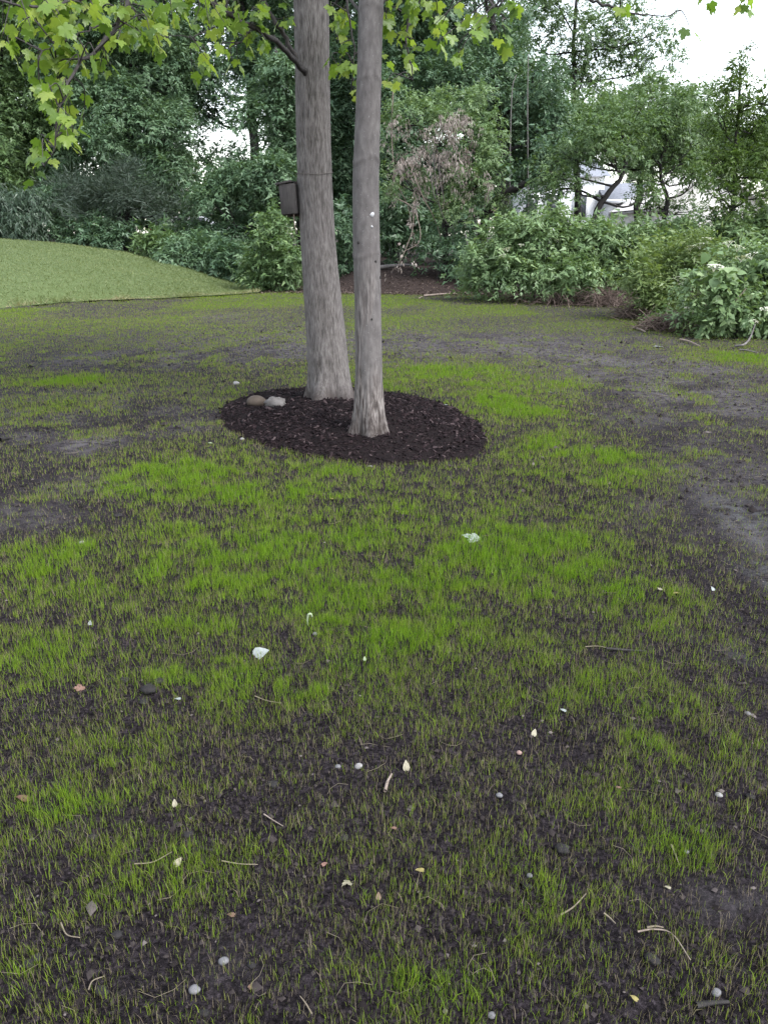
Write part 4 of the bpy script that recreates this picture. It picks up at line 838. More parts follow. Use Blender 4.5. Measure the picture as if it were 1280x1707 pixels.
# parked car beyond the hedge
cb = P(325, 392, 46.0); cb[2] = float(mound(np.array(cb[0]), np.array(46.0))) + .0
car = tag(empty('parked_car', cb), 'white car parked beyond the hedge, glimpsed through leaves', 'car')
prof = np.array([(-2.2, .45), (-2.25, .85), (-2.1, 1.0), (-1.55, 1.05), (-.95, 1.46), (.55, 1.48), (1.25, 1.05), (2.0, .92), (2.2, .75), (2.22, .42)])
def extr(pr, hw, ins=0):
    n_ = len(pr); v = np.r_[np.c_[pr[:, 0], np.full(n_, -hw), pr[:, 1]], np.c_[pr[:, 0], np.full(n_, hw), pr[:, 1]]]
    return v, [[k, (k + 1) % n_, n_ + (k + 1) % n_, n_ + k] for k in range(n_)]
v, qf = extr(prof, .88); n_ = len(prof); v[(v[:, 2] > 1.2), 1] *= .82
mb = MB(); mb.add(v, qf, [[0, k + 1, k] for k in range(1, n_ - 1)] + [[n_, n_ + k, n_ + k + 1] for k in range(1, n_ - 1)]); obj('body', mb.mesh('body'), M['car_white'], car)
for x0, x1 in ((-.9, -.2), (-.12, .7)):
    mb = MB(); s0, s1 = (.28 if x0 < -.5 else .0), (.0 if x0 < -.5 else .32)
    mb.add([[x0 - s0, -.90, 1.06], [x1 + s1, -.90, 1.06], [x1, -.76, 1.40], [x0 + .1, -.76, 1.40]], [[0, 1, 2, 3]]); obj('window', mb.mesh('window'), M['glass'], car)
for wx in (-1.4, 1.4):
    for wy in (-.82, .82):
        mb = MB(); mb.tube([[wx, wy - .1, .33], [wx, wy + .1, .33]], [.33, .33], 16); wo = obj('wheel', mb.mesh('wheel'), M['tyre'], car)
        mb = MB(); mb.tube([[wx, wy - .115, .33], [wx, wy + .02, .33]], [.2, .2], 12); obj('rim', mb.mesh('rim'), M['lichen'], wo)
for wy in (-.7, .7):
    mb = MB(); mb.box([-2.2, wy * 1.12, .86], [.2, .32, .2]); obj('taillight', mb.mesh('taillight'), M['taillight'], car)

# ------------------------------------------------------------------ the two foreground maples
def big_trunk(name, base, ctr, half, seg, rows, rough, seed, ztop):
    """ctr: px,py,halfwidth_px rows from base up at the trunk's distance"""
    D = base[1]; pts = np.array([[*P(px, py, D)[[0, 2]], hw * mpp(px, py, D)] for px, py, hw in ctr])
    z0 = base[2] - .08; zs = np.r_[np.linspace(z0, pts[-1, 1], rows), np.linspace(pts[-1, 1], ztop, 30)[1:]]
    o_ = np.argsort(pts[:, 1]); cx = np.interp(zs, pts[o_, 1], pts[o_, 0]); rd = np.interp(zs, pts[o_, 1], pts[o_, 2])
    ker = np.exp(-.5 * (np.arange(-9, 10) / 4.0) ** 2); ker /= ker.sum()
    sm = lambda a_: np.convolve(np.r_[np.full(9, a_[0]), a_, np.full(9, a_[-1])], ker, 'valid')
    cx = sm(cx); rd = sm(rd)
    top = zs > pts[-1, 1]; f = (zs - pts[-1, 1]) / (ztop - pts[-1, 1]); rd = np.where(top, rd * (1 - .75 * np.clip(f, 0, 1)), rd); cx = cx + np.where(top, f * .15, 0)
    th = np.linspace(0, 2 * math.pi, seg, endpoint=False); T, Z = np.meshgrid(th, zs); Rr = rd[:, None] * np.ones((1, seg)); hgt = Z - base[2]
    fl = np.exp(-np.maximum(hgt, 0) / .12)
    Rr = Rr * (1 + fl * (.14 + .18 * np.cos(5 * T + seed) + .12 * np.cos(3 * T + 2 * seed)))
    Rr = Rr * (1 + (.03 if rough else .014) * (n3(np.cos(T) * 1.5, np.sin(T) * 1.5, Z * 1.5, seed) - .5) * 2)
    ux, uy = np.cos(T) * rd.mean(), np.sin(T) * rd.mean()
    tw = n3(ux * 8, uy * 8, Z * 4, seed + 5) * .06
    n_a = n3((ux + tw) * 48, (uy + tw) * 48, Z * 7, seed + 1); n_b = n3(ux * 95, uy * 95, Z * 16, seed + 2)
    ridge = 1 - np.abs(2 * n_a - 1) * 1.0
    ridge = .65 * ridge + .35 * n_b
    if rough:
        amt = np.ones_like(Z); R2 = Rr + (ridge - .5) * .009; at = ridge
    else:
        blot = sstep(.62, .72, n3(np.cos(T) * 1.2, np.sin(T) * 1.2, Z * 1.6, seed + 9)) * .6 * sstep(1.6, .9, hgt)
        amt = np.clip(sstep(.62, .22, hgt + .25 * (n3(np.cos(T) * 2, np.sin(T) * 2, Z * 2, seed + 3) - .5)) + blot, 0, 1)
        ring = np.zeros_like(Z)
        for zr in (1.45, 2.1, 2.62, 3.05): ring += np.exp(-((Z - zr - .02 * np.cos(T * 2 + zr)) / .018) ** 2)
        R2 = Rr + amt * (ridge - .5) * .014 + .005 * ring; at = amt; rings = ring
    stain = sstep(.16, .0, hgt - .14 * (n3(np.cos(T) * 5, np.sin(T) * 5, Z * 4, seed + 4) - .35)) * .9 * (.45 + .55 * n3(ux * 40, uy * 40, Z * 9, seed + 6))
    if not rough: stain = np.clip(stain + .28 * rings * n3(np.cos(T) * 3, np.sin(T) * 3, Z, seed + 7), 0, 1)
    v = np.stack([cx[:, None] + R2 * np.cos(T), base[1] + R2 * np.sin(T), Z], -1).reshape(-1, 3)
    nz = len(zs); i = np.arange(nz - 1)[:, None] * seg; j = np.arange(seg)[None]; jn = (j + 1) % seg
    return mesh_np(name, v - base, [np.stack([i + j, i + jn, i + seg + jn, i + seg + j], -1).reshape(-1, 4)], {'ridge': ('POINT', at), 'stain': ('POINT', stain)}, smooth=True), zs, cx, rd
bR = gpm(549, 661); bF = gpm(617, 718)
DR, DF = bR[1], bF[1]
tR = tag(empty('maple_tree', bR), 'thicker maple with furrowed bark and wooden box, standing further back', 'tree', 'maples in the mulch bed')
tF = tag(empty('maple_tree', bF), 'thinner maple with smooth grey bark in front', 'tree', 'maples in the mulch bed')
meR, zR, cR, rR = big_trunk('trunk', bR, [(549, 665, 37), (549, 650, 36), (548, 625, 34), (543, 560, 32), (538, 500, 31), (530, 400, 28.5), (524.5, 300, 28.5), (522, 200, 28.5), (520.5, 100, 28.5), (518, -20, 29)], None, 150, 260, True, 3, 9.5)
obj('trunk', meR, M['bark_rough'], tR)
meF, zF, cF, rF = big_trunk('trunk', bF, [(617, 730, 29), (617, 715, 27), (616, 690, 24.5), (615, 650, 23), (614.5, 600, 22.5), (613, 500, 22), (610.5, 400, 22.5), (609.5, 300, 22), (613, 200, 21), (616, 100, 20.5), (619, -20, 21)], None, 130, 240, False, 8, 9.0)
obj('trunk', meF, M['bark_smooth'], tF)
# lichen spot on the thin trunk, knots
for px, py, s_, nm, mt in ((621, 358, .018, 'lichen_spot', 'lichen'), (620, 378, .009, 'lichen_spot', 'lichen'), (598, 404, .012, 'branch_knot', 'dark_bark'), (626, 435, .010, 'branch_knot', 'dark_bark'), (634, 462, .012, 'branch_knot', 'dark_bark'), (620, 530, .008, 'branch_knot', 'dark_bark')):
    p = P(px, py, DF); zc = np.interp(p[2], zF, cF); rc = np.interp(p[2], zF, rF); dx = np.clip((p[0] - zc) / rc, -.95, .95); ny_ = -math.sqrt(1 - dx * dx)
    r = np.random.default_rng(int(px)); a = np.linspace(0, 6.283, 12, endpoint=False); tv = np.array([-ny_, dx, 0]); c = np.array([zc + rc * dx, DF + rc * ny_, p[2]]); nv = np.array([dx, ny_, 0])
    rg = [c + nv * (.006 if k == 0 else -.004) + (tv * math.cos(t_) + np.array([0, 0, 1.1]) * math.sin(t_)) * s_ * (.7 if k == 0 else 1) * r.uniform(.85, 1.15) for k in (0, 1) for t_ in a]
    mb = MB(); mb.add(np.r_[rg, [c + nv * .008]], [[k, (k + 1) % 12, 12 + (k + 1) % 12, 12 + k] for k in range(12)], [[24, (k + 1) % 12, k] for k in range(12)]); obj(nm, mb.mesh(nm, bF), M[mt], tF)

rm = np.random.default_rng(404)
def maple_crown(root, base, D, branches, clusters, nleaf, trunk_z, trunk_c, seed, dz, lim):
    r = np.random.default_rng(seed); sk = []; bro = []
    for pts, r0, r1 in branches:
        p = smooth_path([np.asarray(q_, float) for q_ in pts], 26); mb = MB(); pj = p + r.normal(size=p.shape) * .006; pj[0] = p[0]
        mb.tube(pj, np.linspace(r0, r1, 26), 8); bro.append(obj('branch', mb.mesh('branch', base, True), M['branch'], root)); sk.append(pj[3:])
    sk = np.concatenate(sk); tw = MB(); nodes = []
    tot = sum(c[5] for c in clusters)
    for (px, py, rx, ry, Dd, wn) in clusters:
        n_ = max(1, round(wn / tot * nleaf)); nt_ = max(1, math.ceil(n_ / 4)); cnt = 0
        for t_ in range(nt_):
            e = P(px + r.normal() * rx * .55, py + r.normal() * ry * .5, Dd + r.normal() * .25)
            dd = np.linalg.norm(sk - e, axis=1) + np.maximum(e[2] - sk[:, 2], 0) * .6; s0 = sk[int(np.argmin(dd))]
            pp = smooth_path([s0, s0 * .45 + e * .55 + r.normal(size=3) * .04 + [0, 0, .06], e], 9); tw.tube(pp, np.linspace(.0055, .0022, 9), 4, False)
            for m_ in range(min(4, n_ - cnt)):
                nodes.append((pp[8 - m_ % 8 if m_ < 2 else 6 - (m_ % 3)], e - s0)); cnt += 1
    tag(obj('twigs', tw.mesh('twigs', base), M['branch'], bro[0]), kind='stuff')
    mass_v, mass_t, mass_r, off = [], [], [], 0
    for k, (p, ax) in enumerate(nodes):
        s_ = r.uniform(.060, .102); a = r.random() * 6.283
        d_ = np.array([math.cos(a) * .75, math.sin(a) * .75, 0]) + nrm(ax) * .3 + [0, 0, -r.uniform(.45, 1.3)]
        nv = np.array([r.normal() * .5, r.normal() * .5, 1.0]) + np.array([math.cos(a), math.sin(a), 0]) * r.uniform(.2, 1.2); d_ = nrm(d_)
        if k % lim[1] < lim[0]: place_leaf(maple_me[k % 5], bro[0], p + d_ * s_ * .42 - base, d_, nv, s_)
        else:
            V_, T_ = maple_raw[k % 5]; nv = nrm(nv - d_ * nv.dot(d_)); x_ = np.cross(d_, nv); mass_v.append((V_[:, :1] * x_ + V_[:, 1:2] * d_ + V_[:, 2:] * nv) * s_ + p + d_ * s_ * .42 - base)
            mass_t.append(T_ + off); off += len(V_); mass_r += [r.random()] * len(T_)
    tag(obj('leaf_mass', mesh_np('leaf_mass', np.concatenate(mass_v), [np.concatenate(mass_t)], {'rnd': ('FACE', mass_r)}), M['maple'], bro[0]), kind='stuff')
    # upper crown above the picture
    lb = []
    for k in range(11):
        a = k * 2.4; rr_ = r.uniform(.6, 2.6); lb.append([base[0] + rr_ * math.cos(a), base[1] + rr_ * math.sin(a) * .9 + .4, r.uniform(dz + 2.3, dz + 6), r.uniform(.9, 1.5), r.uniform(.9, 1.5), r.uniform(.6, 1.0), 1])
    lb = np.array(lb); up = MB()
    for l_ in lb:
        k = int(np.argmin(np.abs(trunk_z - (l_[2] - .9)))); s0 = np.array([trunk_c[k], base[1], trunk_z[k]]); up.tube(smooth_path([s0, (s0 + l_[:3]) / 2 + [0, 0, .2], l_[:3]], 10), np.linspace(.05, .012, 10), 6)
    obj('limbs', up.mesh('limbs', base, True), M['branch'], root)
    v, q_, rn_ = foliage(r, lb, spd=3.2, leaf=.15, per=12, aspect=.85, droop=.35, core=.1)
    o = obj('crown', mesh_np('crown', v - base, [q_], {'rnd': ('FACE', rn_)}), M['maple'], root)
tk = lambda py: np.array([np.interp(P(520, py, DR)[2], zR, cR), DR, P(520, py, DR)[2]])
jn = P(505, 118, DR - .25)
brR = [([P(517, 128, DR - .06), P(503, 116, DR - .20), P(476, 84, DR - .5), P(440, 55, DR - .9), P(400, 35, DR - 1.1), P(345, 0, DR - 1.3), P(250, -40, DR - 1.6), P(215, -20, DR - 1.9)], .025, .012),
       ([P(514, 124, DR - .08), P(500, 108, DR - .24), P(478, 65, DR - .35), P(455, 30, DR - .4), P(435, -10, DR - .4), P(380, -80, DR - .3)], .022, .012),
       ([P(250, -40, DR - 1.6), P(215, 2, DR - 2.0), P(195, 42, DR - 2.1), P(165, 80, DR - 2.2), P(137, 102, DR - 2.3), P(122, 125, DR - 2.4), P(108, 160, DR - 2.5), P(97, 200, DR - 2.5), P(92, 250, DR - 2.5), P(75, 280, DR - 2.5)], .016, .003),
       ([P(345, 0, DR - 1.3), P(250, -35, DR - 1.9), P(130, -2, DR - 2.3), P(75, 13, DR - 2.5), P(30, 8, DR - 2.6), P(-40, -10, DR - 2.6)], .013, .005),
       ([P(195, 42, DR - 2.1), P(160, 45, DR - 2.2), P(115, 65, DR - 2.3), P(70, 85, DR - 2.4)], .006, .003),
       ([P(400, 35, DR - 1.1), P(360, 45, DR - 1.2), P(320, 60, DR - 1.3), P(280, 60, DR - 1.4)], .007, .003),
       ([P(440, 55, DR - .9), P(420, 50, DR - .9), P(400, 70, DR - 1.0)], .006, .003)]
d1 = DR - 2.3
clR = [(60, 25, 60, 25, d1, 16), (25, 70, 28, 26, d1, 8), (110, 40, 55, 30, d1, 16), (180, 22, 55, 22, d1 + .1, 13), (100, 100, 40, 26, d1, 12), (18, 100, 14, 12, d1, 2), (245, 45, 38, 26, d1 + .4, 12), (290, 22, 45, 20, d1 + .7, 12),
       (262, 72, 26, 16, d1 + .6, 7), (185, 75, 20, 22, d1 + .1, 6), (180, 112, 20, 10, d1, 4), (80, 135, 32, 25, d1, 9), (70, 175, 22, 26, d1, 7), (128, 195, 14, 18, d1, 5), (95, 220, 28, 22, d1, 9), (72, 265, 18, 18, d1, 6), (57, 292, 6, 5, d1, 2), (118, 238, 14, 12, d1, 4),
       (338, 30, 38, 22, DR - 1.3, 10), (388, 42, 36, 26, DR - 1.1, 11), (425, 75, 22, 14, DR - .9, 5), (343, 106, 20, 14, DR - 1.2, 5), (325, 125, 6, 4, DR - 1.2, 1), (395, 100, 16, 8, DR - 1.0, 3), (440, 40, 22, 28, DR - .7, 8), (405, 10, 40, 12, DR - .9, 8), (470, 18, 12, 20, DR - .4, 4),
       (230, 8, 55, 10, d1 + .3, 8), (130, 5, 55, 10, d1, 8), (45, 5, 50, 8, d1, 7), (350, 5, 40, 8, DR - 1.2, 6)]
maple_crown(tR, bR, DR, brR, clR, 400, zR, cR, 21, 2.6, (3, 4))
kF = DF
brF = [([P(622, 20, DF + .05), P(665, -35, DF + .3), P(690, -40, DF + .5), P(678, 30, DF + .7), P(680, 80, DF + .7), P(688, 134, DF + .7)], .020, .004),
       ([P(618, -10, DF + .1), P(590, -60, DF + .6), P(578, -20, DF + .9), P(582, 30, DF + .9), P(590, 80, DF + .9), P(586, 150, DF + .9)], .016, .003),
       ([P(612, 30, DF + .1), P(570, -10, DF + .7), P(556, 20, DF + 1.1), P(562, 60, DF + 1.2), P(578, 90, DF + 1.2)], .012, .003),
       ([P(622, -60, DF), P(720, -60, DF - .3), P(800, -10, DF - .5), P(840, 30, DF - .6)], .02, .004),
       ([P(622, -90, DF), P(800, -110, DF - .4), P(960, -12, DF), P(1010, 10, DF), P(1060, 23, DF), P(1112, 29, DF + .1)], .018, .003),
       ([P(622, -110, DF), P(900, -160, DF - .8), P(1150, -60, DF), P(1230, -25, DF), P(1270, -5, DF + .1)], .018, .004)]
clF = [(572, 85, 16, 45, DF + 1.0, 12), (572, 25, 16, 25, DF + 1.1, 8), (588, 150, 6, 10, DF + .9, 2), (655, 40, 20, 36, DF + .7, 12), (680, 95, 26, 22, DF + .7, 9), (648, 138, 12, 8, DF + .7, 3), (715, 25, 34, 22, DF + .4, 12), (745, 50, 26, 20, DF - .2, 9), (765, 80, 10, 12, DF - .5, 3), (800, 40, 24, 18, DF - .5, 8), (832, 55, 12, 8, DF - .6, 3),
       (690, 5, 50, 8, DF + .5, 8), (850, 10, 14, 8, DF - .6, 3), (1045, 2, 20, 4, DF + .2, 1), (1150, 46, 4, 3, DF + .2, 1), (1180, 2, 25, 5, DF + .2, 2), (1250, 4, 18, 7, DF + .2, 4)]
maple_crown(tF, bF, DF, brF, clF, 165, zF, cF, 22, 2.9, (6, 7))

# wooden nest box on the left of the thicker trunk, and the cord
zc_ = P(484, 330, DR)[2]; k_ = mpp(484, 330, DR); bxw, bxh, bxd = 27 * k_, 52 * k_, .15
bc = P(486, 331, DR - .02); nb = np.array([bc[0], bc[1], bc[2] - bxh / 2]); rt = tag(empty('nest_box', nb), 'weathered wooden nest box fixed to the thicker trunk', 'nest box'); rt.rotation_euler = (math.radians(-2), math.radians(-4), math.radians(-8))
def part(nm, c, s, mat='wood', par=rt, taper=None):
    mb = MB(); mb.box(c, s); me = mb.mesh(nm); o = obj(nm, me, M[mat], par); b_ = o.modifiers.new('bevel', 'BEVEL'); b_.width = .003; b_.segments = 1; return o
t_ = .018
part('front_panel', [-.004, -bxd / 2, bxh * .47], [bxw, t_, bxh * .90])
part('side_panel', [-bxw / 2 + t_ / 2 - .003, .0, bxh * .47], [t_, bxd - t_ - .002, bxh * .88]); part('side_panel', [bxw / 2 - t_ / 2 - .005, .0, bxh * .47], [t_, bxd - t_ - .002, bxh * .88])
part('back_panel', [0, bxd / 2, bxh * .5], [bxw * .9, t_, bxh * 1.05], 'wood_end'); part('floor', [-.004, -.001, t_], [bxw - 2 * t_ - .006, bxd - t_ - .004, t_], 'wood_end')
ro = part('roof', [-.002, -.015, bxh * .965], [bxw * 1.0, bxd + .012, t_]); ro.rotation_euler = (0, math.radians(-7), 0)
mb = MB(); mb.tube([[.03, -bxd / 2 + .02, .01], [.028, -bxd / 2 + .02, -.08], [.036, -bxd / 2 + .03, -.17]], [.006, .005, .003], 6); obj('hanging_strip', mb.mesh('hanging_strip'), M['twig'], rt)
a = np.linspace(0, 2 * math.pi, 60); zc0 = P(524, 290, DR)[2]; cc, rc = np.interp(zc0, zR, cR), np.interp(zc0, zR, rR) + .010
px_ = np.c_[cc + rc * np.cos(a), DR + rc * np.sin(a), zc0 - .012 * np.cos(a * 1) + .035 * np.clip(np.cos(a), 0, 1) ** 2 - .01]
mb = MB(); mb.tube(px_, .0026, 5, False); ob = np.array([cc, DR, zc0]); tag(obj('cord', mb.mesh('cord', ob, True), M['cord'], loc=ob), 'thin dark cord looped around the thicker trunk above the box', 'cord')

# ------------------------------------------------------------------ stones, pebbles, fallen leaves, twigs
def blob_mesh(seed, sx, sy, sz, rough=.12, jag=0):
    r = np.random.default_rng(seed); v = []; nu, nv = 16, 10
    for i_ in range(1, nv):
        ph = math.pi * i_ / nv
        for j_ in range(nu):
            a = 2 * math.pi * j_ / nu; v.append([math.sin(ph) * math.cos(a), math.sin(ph) * math.sin(a), math.cos(ph)])
    v = np.array(v + [[0, 0, 1], [0, 0, -1]]); d = 1 + rough * 2 * (n3(v[:, 0] * 1.3 + seed, v[:, 1] * 1.3, v[:, 2] * 1.3, seed) - .5) + jag * (n3(v[:, 0] * 3.1, v[:, 1] * 3.1 + seed, v[:, 2] * 3.1, seed + 1) - .5)
    v = v * d[:, None] * [sx, sy, sz]; q_ = [[i_ * nu + j_, (i_ + 1) * nu + j_, (i_ + 1) * nu + (j_ + 1) % nu, i_ * nu + (j_ + 1) % nu] for i_ in range(nv - 2) for j_ in range(nu)]
    N = (nv - 1) * nu; t = [[N, j_, (j_ + 1) % nu] for j_ in range(nu)] + [[N + 1, (nv - 2) * nu + (j_ + 1) % nu, (nv - 2) * nu + j_] for j_ in range(nu)]
    return mesh_np('stone', v, [q_, t], smooth=True)
def rock(name, label, px, py, w_px, mat, seed, flat=.65, jag=0, cat='pebble', group=None, sink=.35, depth=.8):
    if name != 'stone': w_px *= .82; sink += .2
    p = gp(px, py); k = np.linalg.norm(p - [0, 0, CAM_Z]) / F * .97; s = w_px * k / 2
    if name == 'stone': p = gpm(px, py)
    o = obj(name, blob_mesh(seed, s, s * depth, s * flat, .14, jag), M[mat], loc=p + np.array([0, 0, s * flat * (1 - sink)])); o.rotation_euler = (0, 0, seed * .7 % 1.2 - .6)
    return tag(o, label, cat, group)
rock('stone', 'smooth rounded brown stone at the left of the mulch bed', 427, 676, 31, 'stone_brown', 1, .62, 0, 'stone', sink=.25)
rock('stone', 'pale jagged stone beside the smooth brown stone', 461, 678, 36, 'stone_pale', 2, .5, .55, 'stone', sink=.3)
PG = 'pebbles on the bare soil'
for px, py, w_, mat, lab in [(598, 1279, 17, 'pebble_white', 'pale angular pebble left of the cream petal and brown stick'), (563, 1279, 12, 'pebble_grey', 'small grey pebble left of the pale angular pebble'), (325, 1652, 20, 'pebble_grey', 'largest grey egg-shaped pebble near the bottom edge'),
        (373, 1604, 18, 'pebble_grey', 'grey pebble above the largest egg-shaped pebble'), (1197, 1327, 14, 'pebble_white', 'round white pebble at the lower right'), (1193, 1657, 17, 'pebble_grey', 'grey pebble beside the dark stick at bottom right'),
        (819, 1694, 15, 'pebble_grey', 'flat grey pebble at the bottom edge right of centre'), (525, 1058, 11, 'pebble_grey', 'small grey pebble just below the curled pale shoot'), (137, 906, 11, 'pebble_white', 'small white pebble in the thin grass at left'),
        (404, 733, 9, 'pebble_white', 'white pebble at the left edge of the mulch'), (394, 641, 14, 'pebble_white', 'pale flat stone on bare soil behind the mulch left end'), (865, 1256, 12, 'pebble_pink', 'pinkish pebble right of the cream petal'), (882, 1461, 12, 'pebble_grey', 'grey pebble in the right foreground grass'),
        (832, 1327, 13, 'pebble_grey', 'grey pebble left of the dark foreground rock'), (1143, 1421, 11, 'pebble_grey', 'small grey pebble by the straw tuft at right'), (1245, 1191, 12, 'pebble_grey', 'grey pebble near the right picture edge')]:
    rock('pebble', lab, px, py, w_, mat, px, .7, .1, group=PG)
CG = 'dark soil clods'
for px, py, w_, lab in [(455, 1310, 24, 'dark round clod left of centre in the foreground'), (155, 1398, 20, 'dark clod at lower left beside the lush tuft'), (313, 1393, 20, 'dark flat clod right of the lower left tuft'), (197, 862, 18, 'dark clod on bare soil left of the bright grass'),
        (208, 1136, 20, 'single dark clod left of the clod pile'), (248, 1152, 30, 'largest clod of the dark clod pile at left'), (265, 1138, 20, 'upper clod of the dark clod pile at left'), (240, 1172, 20, 'lower clod of the dark clod pile at left'), (1085, 1602, 26, 'large dark clod at the bottom right'),
        (937, 1418, 28, 'large dark rock-like clod right of centre'), (195, 1560, 20, 'dark clod at the bottom left'), (48, 1610, 22, 'dark clod near the bottom left corner'), (62, 1598, 18, 'dark clod touching the bottom left corner clod'), (880, 1480, 18, 'dark clod below the rock-like clod'),
        (170, 1655, 26, 'broad dark clod left of the egg-shaped pebble'), (572, 1400, 22, 'broad low clod on the bare patch at centre'), (340, 1690, 18, 'dark clod just below the egg-shaped pebble'), (1290 - 40, 1330, 16, 'dark clod near the white pebble at right'), (420, 1610, 16, 'small clod on the lower left bare patch')]:
    rock('soil_clod', lab, px, py, w_, 'pebble_dark', px + 7, .6, .45, 'clod', CG, sink=.4)
# fallen leaves: own meshes, curled
def fallen(label, px, py, w_px, mat, seed, shape='heart', yaw=0., tilt=(.1, .1), lift=.012, curl=.4, fold=.2, group='fallen leaves and petals', cat='leaf', name='fallen_leaf'):
    p = gp(px, py); k = np.linalg.norm(p - [0, 0, CAM_Z]) / F; s = w_px * k * .85
    V, T = lobe_leaf(MAPLE if shape == 'maple' else HEART, seed, curl, fold, .4 if shape == 'maple' else 0)
    V[:, 1] -= .45
    if shape == 'petal': V[:, 0] *= .75
    V = np.r_[V, V - [0, 0, .012]]; h_ = len(V) // 2; T = np.r_[T, T[:, ::-1] + h_]
    V = V * s; me = mesh_np(name, V, [T], {'rnd': ('FACE', np.zeros(len(T)))}, smooth=True)
    o = obj(name, me, M[mat], loc=p + np.array([0, 0, lift * .6 + s * .08])); o.rotation_euler = (tilt[0], tilt[1], yaw); return tag(o, label, cat, group)
fallen('large white upturned maple leaf on the bright grass right of centre', 785, 901, 36, 'fl_white', 1, 'maple', 1.2, (.35, -.1), .02)
fallen('pale folded maple leaf in the grass left of centre', 435, 1095, 30, 'fl_white', 2, 'heart', -1.1, (.5, .5), .02, .5, .5)
fallen('pale yellow leaf in the grass near the right bare strip', 1098, 984, 13, 'fl_cream', 3, 'petal', .4)
fallen('tan yellow leaf right of the pale yellow leaf', 1126, 991, 13, 'fl_yellow', 4, 'petal', 1.9)
fallen('white petal at the edge of the right bare strip', 1187, 984, 10, 'fl_white', 5, 'petal', .2, (.6, 0))
fallen('cream petal standing right of the brown stick', 677, 1283, 20, 'fl_cream', 6, 'petal', .2, (.9, .1), .02)
fallen('crumpled cream leaf in the lower centre foreground', 578, 1477, 20, 'fl_cream', 7, 'maple', 2.2, (.3, .3), .015, .9, .5)
fallen('cream petal left of centre above the long straw', 292, 1343, 14, 'fl_cream', 8, 'petal', .3, (.8, 0))
fallen('narrow pale seed husk below the long straw', 298, 1441, 18, 'fl_cream', 9, 'petal', -.2, (.5, .9))
fallen('brown curled leaf at the left edge of the foreground', 38, 1336, 26, 'fl_brown', 10, 'petal', 1.3, (.3, .3), .015, .8, .6)
fallen('pinkish brown leaf in the grass at left', 134, 1149, 18, 'fl_pink', 11, 'maple', .6, (.4, .3))
fallen('small pale petal left of the clod pile by pinkish leaf', 297, 1168, 13, 'fl_white', 12, 'petal', 1.5)
fallen('pale leaf scrap right of centre in mid foreground', 890, 1225, 15, 'fl_cream', 13, 'petal', -.2, (.7, .4))
fallen('white leaf scrap above the pale scrap at right', 938, 1187, 13, 'fl_white', 14, 'petal', .9)
fallen('orange chip of leaf below the brown stick', 656, 1384, 12, 'fl_pink', 15, 'petal', 1.4)
fallen('tan leaf right of the crumpled cream leaf', 631, 1498, 14, 'fl_tan', 16, 'petal', .1, (.6, .2))
fallen('pink seed left of the tan leaf above crumpled leaf', 541, 1444, 12, 'fl_pink', 17, 'petal', -1.0)
fallen('brown seed on the soil at lower left centre', 386, 1529, 15, 'fl_tan', 18, 'petal', 1.4)
fallen('small tan leaf above the egg-shaped pebble to the right', 420, 1648, 13, 'fl_tan', 19, 'petal', -.8)
fallen('pale green seed pod in the grass at centre', 608, 1101, 9, 'fl_green', 20, 'petal', .1, (.9, 0))
fallen('white petal in the grass at far left', 151, 1042, 11, 'fl_white', 21, 'petal', .2, (.9, 0))
fallen('white leaf on the grass below the right bushes', 1096, 579, 16, 'fl_white', 22, 'maple', 1.4)
fallen('pale green leaf below the brush tangle at right', 1058, 556, 10, 'fl_green', 23, 'maple', .4)
fallen('pale petal right of the mulch on the bright grass', 916, 655, 9, 'fl_white', 24, 'petal', 1.2)
fallen('pale leaf right of the mulch near dark soil', 986, 692, 10, 'fl_white', 25, 'petal', 1.5)
fallen('yellow leaf on the grass in front of the mulch', 553, 833, 9, 'fl_yellow', 26, 'petal', .6)
fallen('yellow petal on the bright grass left of the mulch front', 262, 803, 8, 'fl_yellow', 27, 'petal', .3)
fallen('white leaf scrap at the front edge of the mulch', 617, 779, 11, 'fl_white', 28, 'petal', 1.5)
fallen('pale leaf at the right end of the mulch', 742, 676, 9, 'fl_white', 29, 'petal', 1.2)
fallen('pale green leaf left of the mulch beside white pebble', 350, 740, 11, 'fl_green', 30, 'petal', 1.0)
fallen('pale leaf on far grass behind the mulch at right', 673, 543, 9, 'fl_white', 31, 'petal', 1.5)
fallen('yellow green leaf in the lower right foreground grass', 700, 1454, 16, 'fl_yellow', 32, 'petal', 1.5)
fallen('tan leaf near the dark stick at bottom right', 1056, 1668, 14, 'fl_yellow', 33, 'petal', .8)
fallen('pinkish petal above the rock-like clod at right', 1030, 1316, 10, 'fl_pink', 34, 'petal', 1.2)
fallen('orange leaf scrap on soil right of the mulch', 937, 678, 8, 'fl_pink', 35, 'petal', .6)
fallen('cream leaf scrap in the lower right foreground', 1112, 1483, 11, 'fl_cream', 36, 'petal', 1.1)
p = gp(513, 1042); sh = [p, p + [0, .0, .03], p + [.005, 0, .05], p + [.016, 0, .053], p + [.021, 0, .04]]
pp = smooth_path(sh, 14); mb = MB(); mb.tube(pp, np.r_[np.linspace(.003, .0055, 8), np.linspace(.006, .0025, 6)], 7); tag(obj('curled_shoot', mb.mesh('curled_shoot', p, True), M['fl_green'], loc=p), 'pale curled shoot hooked over in the grass at centre', 'shoot')
SG = 'twigs and straws lying on the soil'
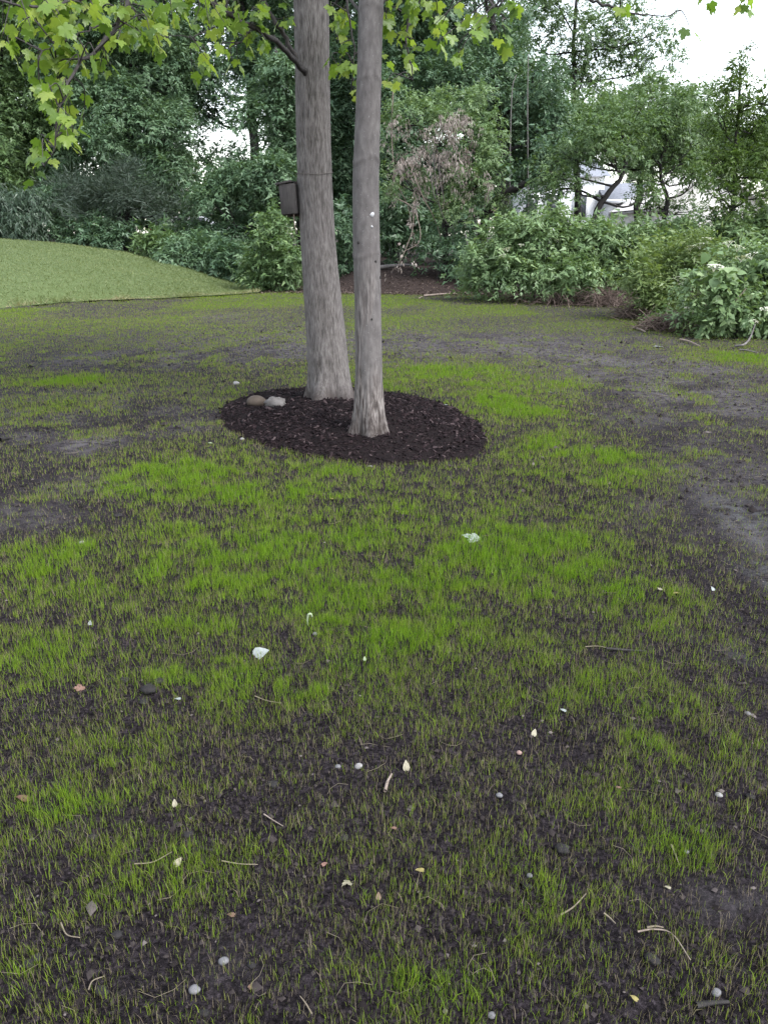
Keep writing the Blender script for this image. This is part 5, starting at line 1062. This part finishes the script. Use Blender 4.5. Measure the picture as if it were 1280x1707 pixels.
for pts, rad, mat, lab in [([(642, 1318), (646, 1303), (653, 1290)], .006, 'twig', 'short thick brown stick beside the cream petal'), ([(224, 1440), (255, 1437), (287, 1420)], .0022, 'straw', 'long pale straw in the left foreground'), ([(370, 1435), (400, 1440), (430, 1441)], .002, 'straw', 'pale straw right of the long foreground straw'),
        ([(440, 1357), (455, 1367), (472, 1377)], .0022, 'twig', 'slanting pale twig below the round clod'), ([(102, 1538), (112, 1558), (134, 1563)], .0022, 'straw', 'bent pale straw at the bottom left'), ([(934, 1525), (955, 1512), (977, 1489)], .0026, 'straw', 'tan twig slanting in the right foreground'),
        ([(1062, 1553), (1090, 1549), (1120, 1557), (1150, 1600)], .0025, 'twig', 'long bent twig in the lower right'), ([(1078, 1546), (1105, 1546)], .003, 'straw', 'pale straight straw beside the long bent twig'), ([(1118, 1408), (1125, 1425), (1132, 1443)], .003, 'straw', 'stout straw by the straw tuft at right'),
        ([(1006, 1522), (1016, 1530), (1025, 1539)], .0025, 'straw', 'short straw between tan twig and pale straw'), ([(1160, 1676), (1185, 1672), (1214, 1670)], .007, 'dark_bark', 'thick dark stick at the bottom right corner'), ([(0, 733), (9, 731), (17, 730)], .02, 'dark_bark', 'dark stick cut off by the left picture edge'),
        ([(192, 820), (215, 815), (228, 809)], .005, 'dark_bark', 'thin dark twig left of the bright grass patch'), ([(398, 963), (405, 968), (416, 971)], .005, 'dark_bark', 'short dark stick in the grass left of centre'), ([(1010, 1081), (1050, 1084), (1075, 1085)], .006, 'dark_bark', 'dark stick lying in the right middle foreground'),
        ([(425, 1160), (445, 1168), (470, 1172)], .002, 'straw', 'pale straw left of centre in mid foreground'), ([(520, 1690), (500, 1660)], .002, 'straw', 'thin straw at the bottom centre'), ([(975, 1078), (995, 1077), (1012, 1080)], .0025, 'straw', 'white arched straw left of the dark stick'),
        ([(148, 1650), (155, 1635), (175, 1627)], .002, 'straw', 'curved straw at the bottom left above the broad clod'), ([(880, 640), (873, 618)], .004, 'straw', 'upright pale stake-like stem behind the mulch')]:
    c3 = [gp(a_, b_, rad + .006) for a_, b_ in pts]
    if lab.startswith('upright'): c3 = [gp(693, 612), gp(693, 612) + [0, 0, .08], gp(693, 612) + [.003, 0, .13]]
    if len(c3) == 2: c3 = [c3[0], (c3[0] + c3[1]) / 2 + [0, 0, .004], c3[1]]
    stick('twig', lab, c3, rad, mat, 'twig', SG)
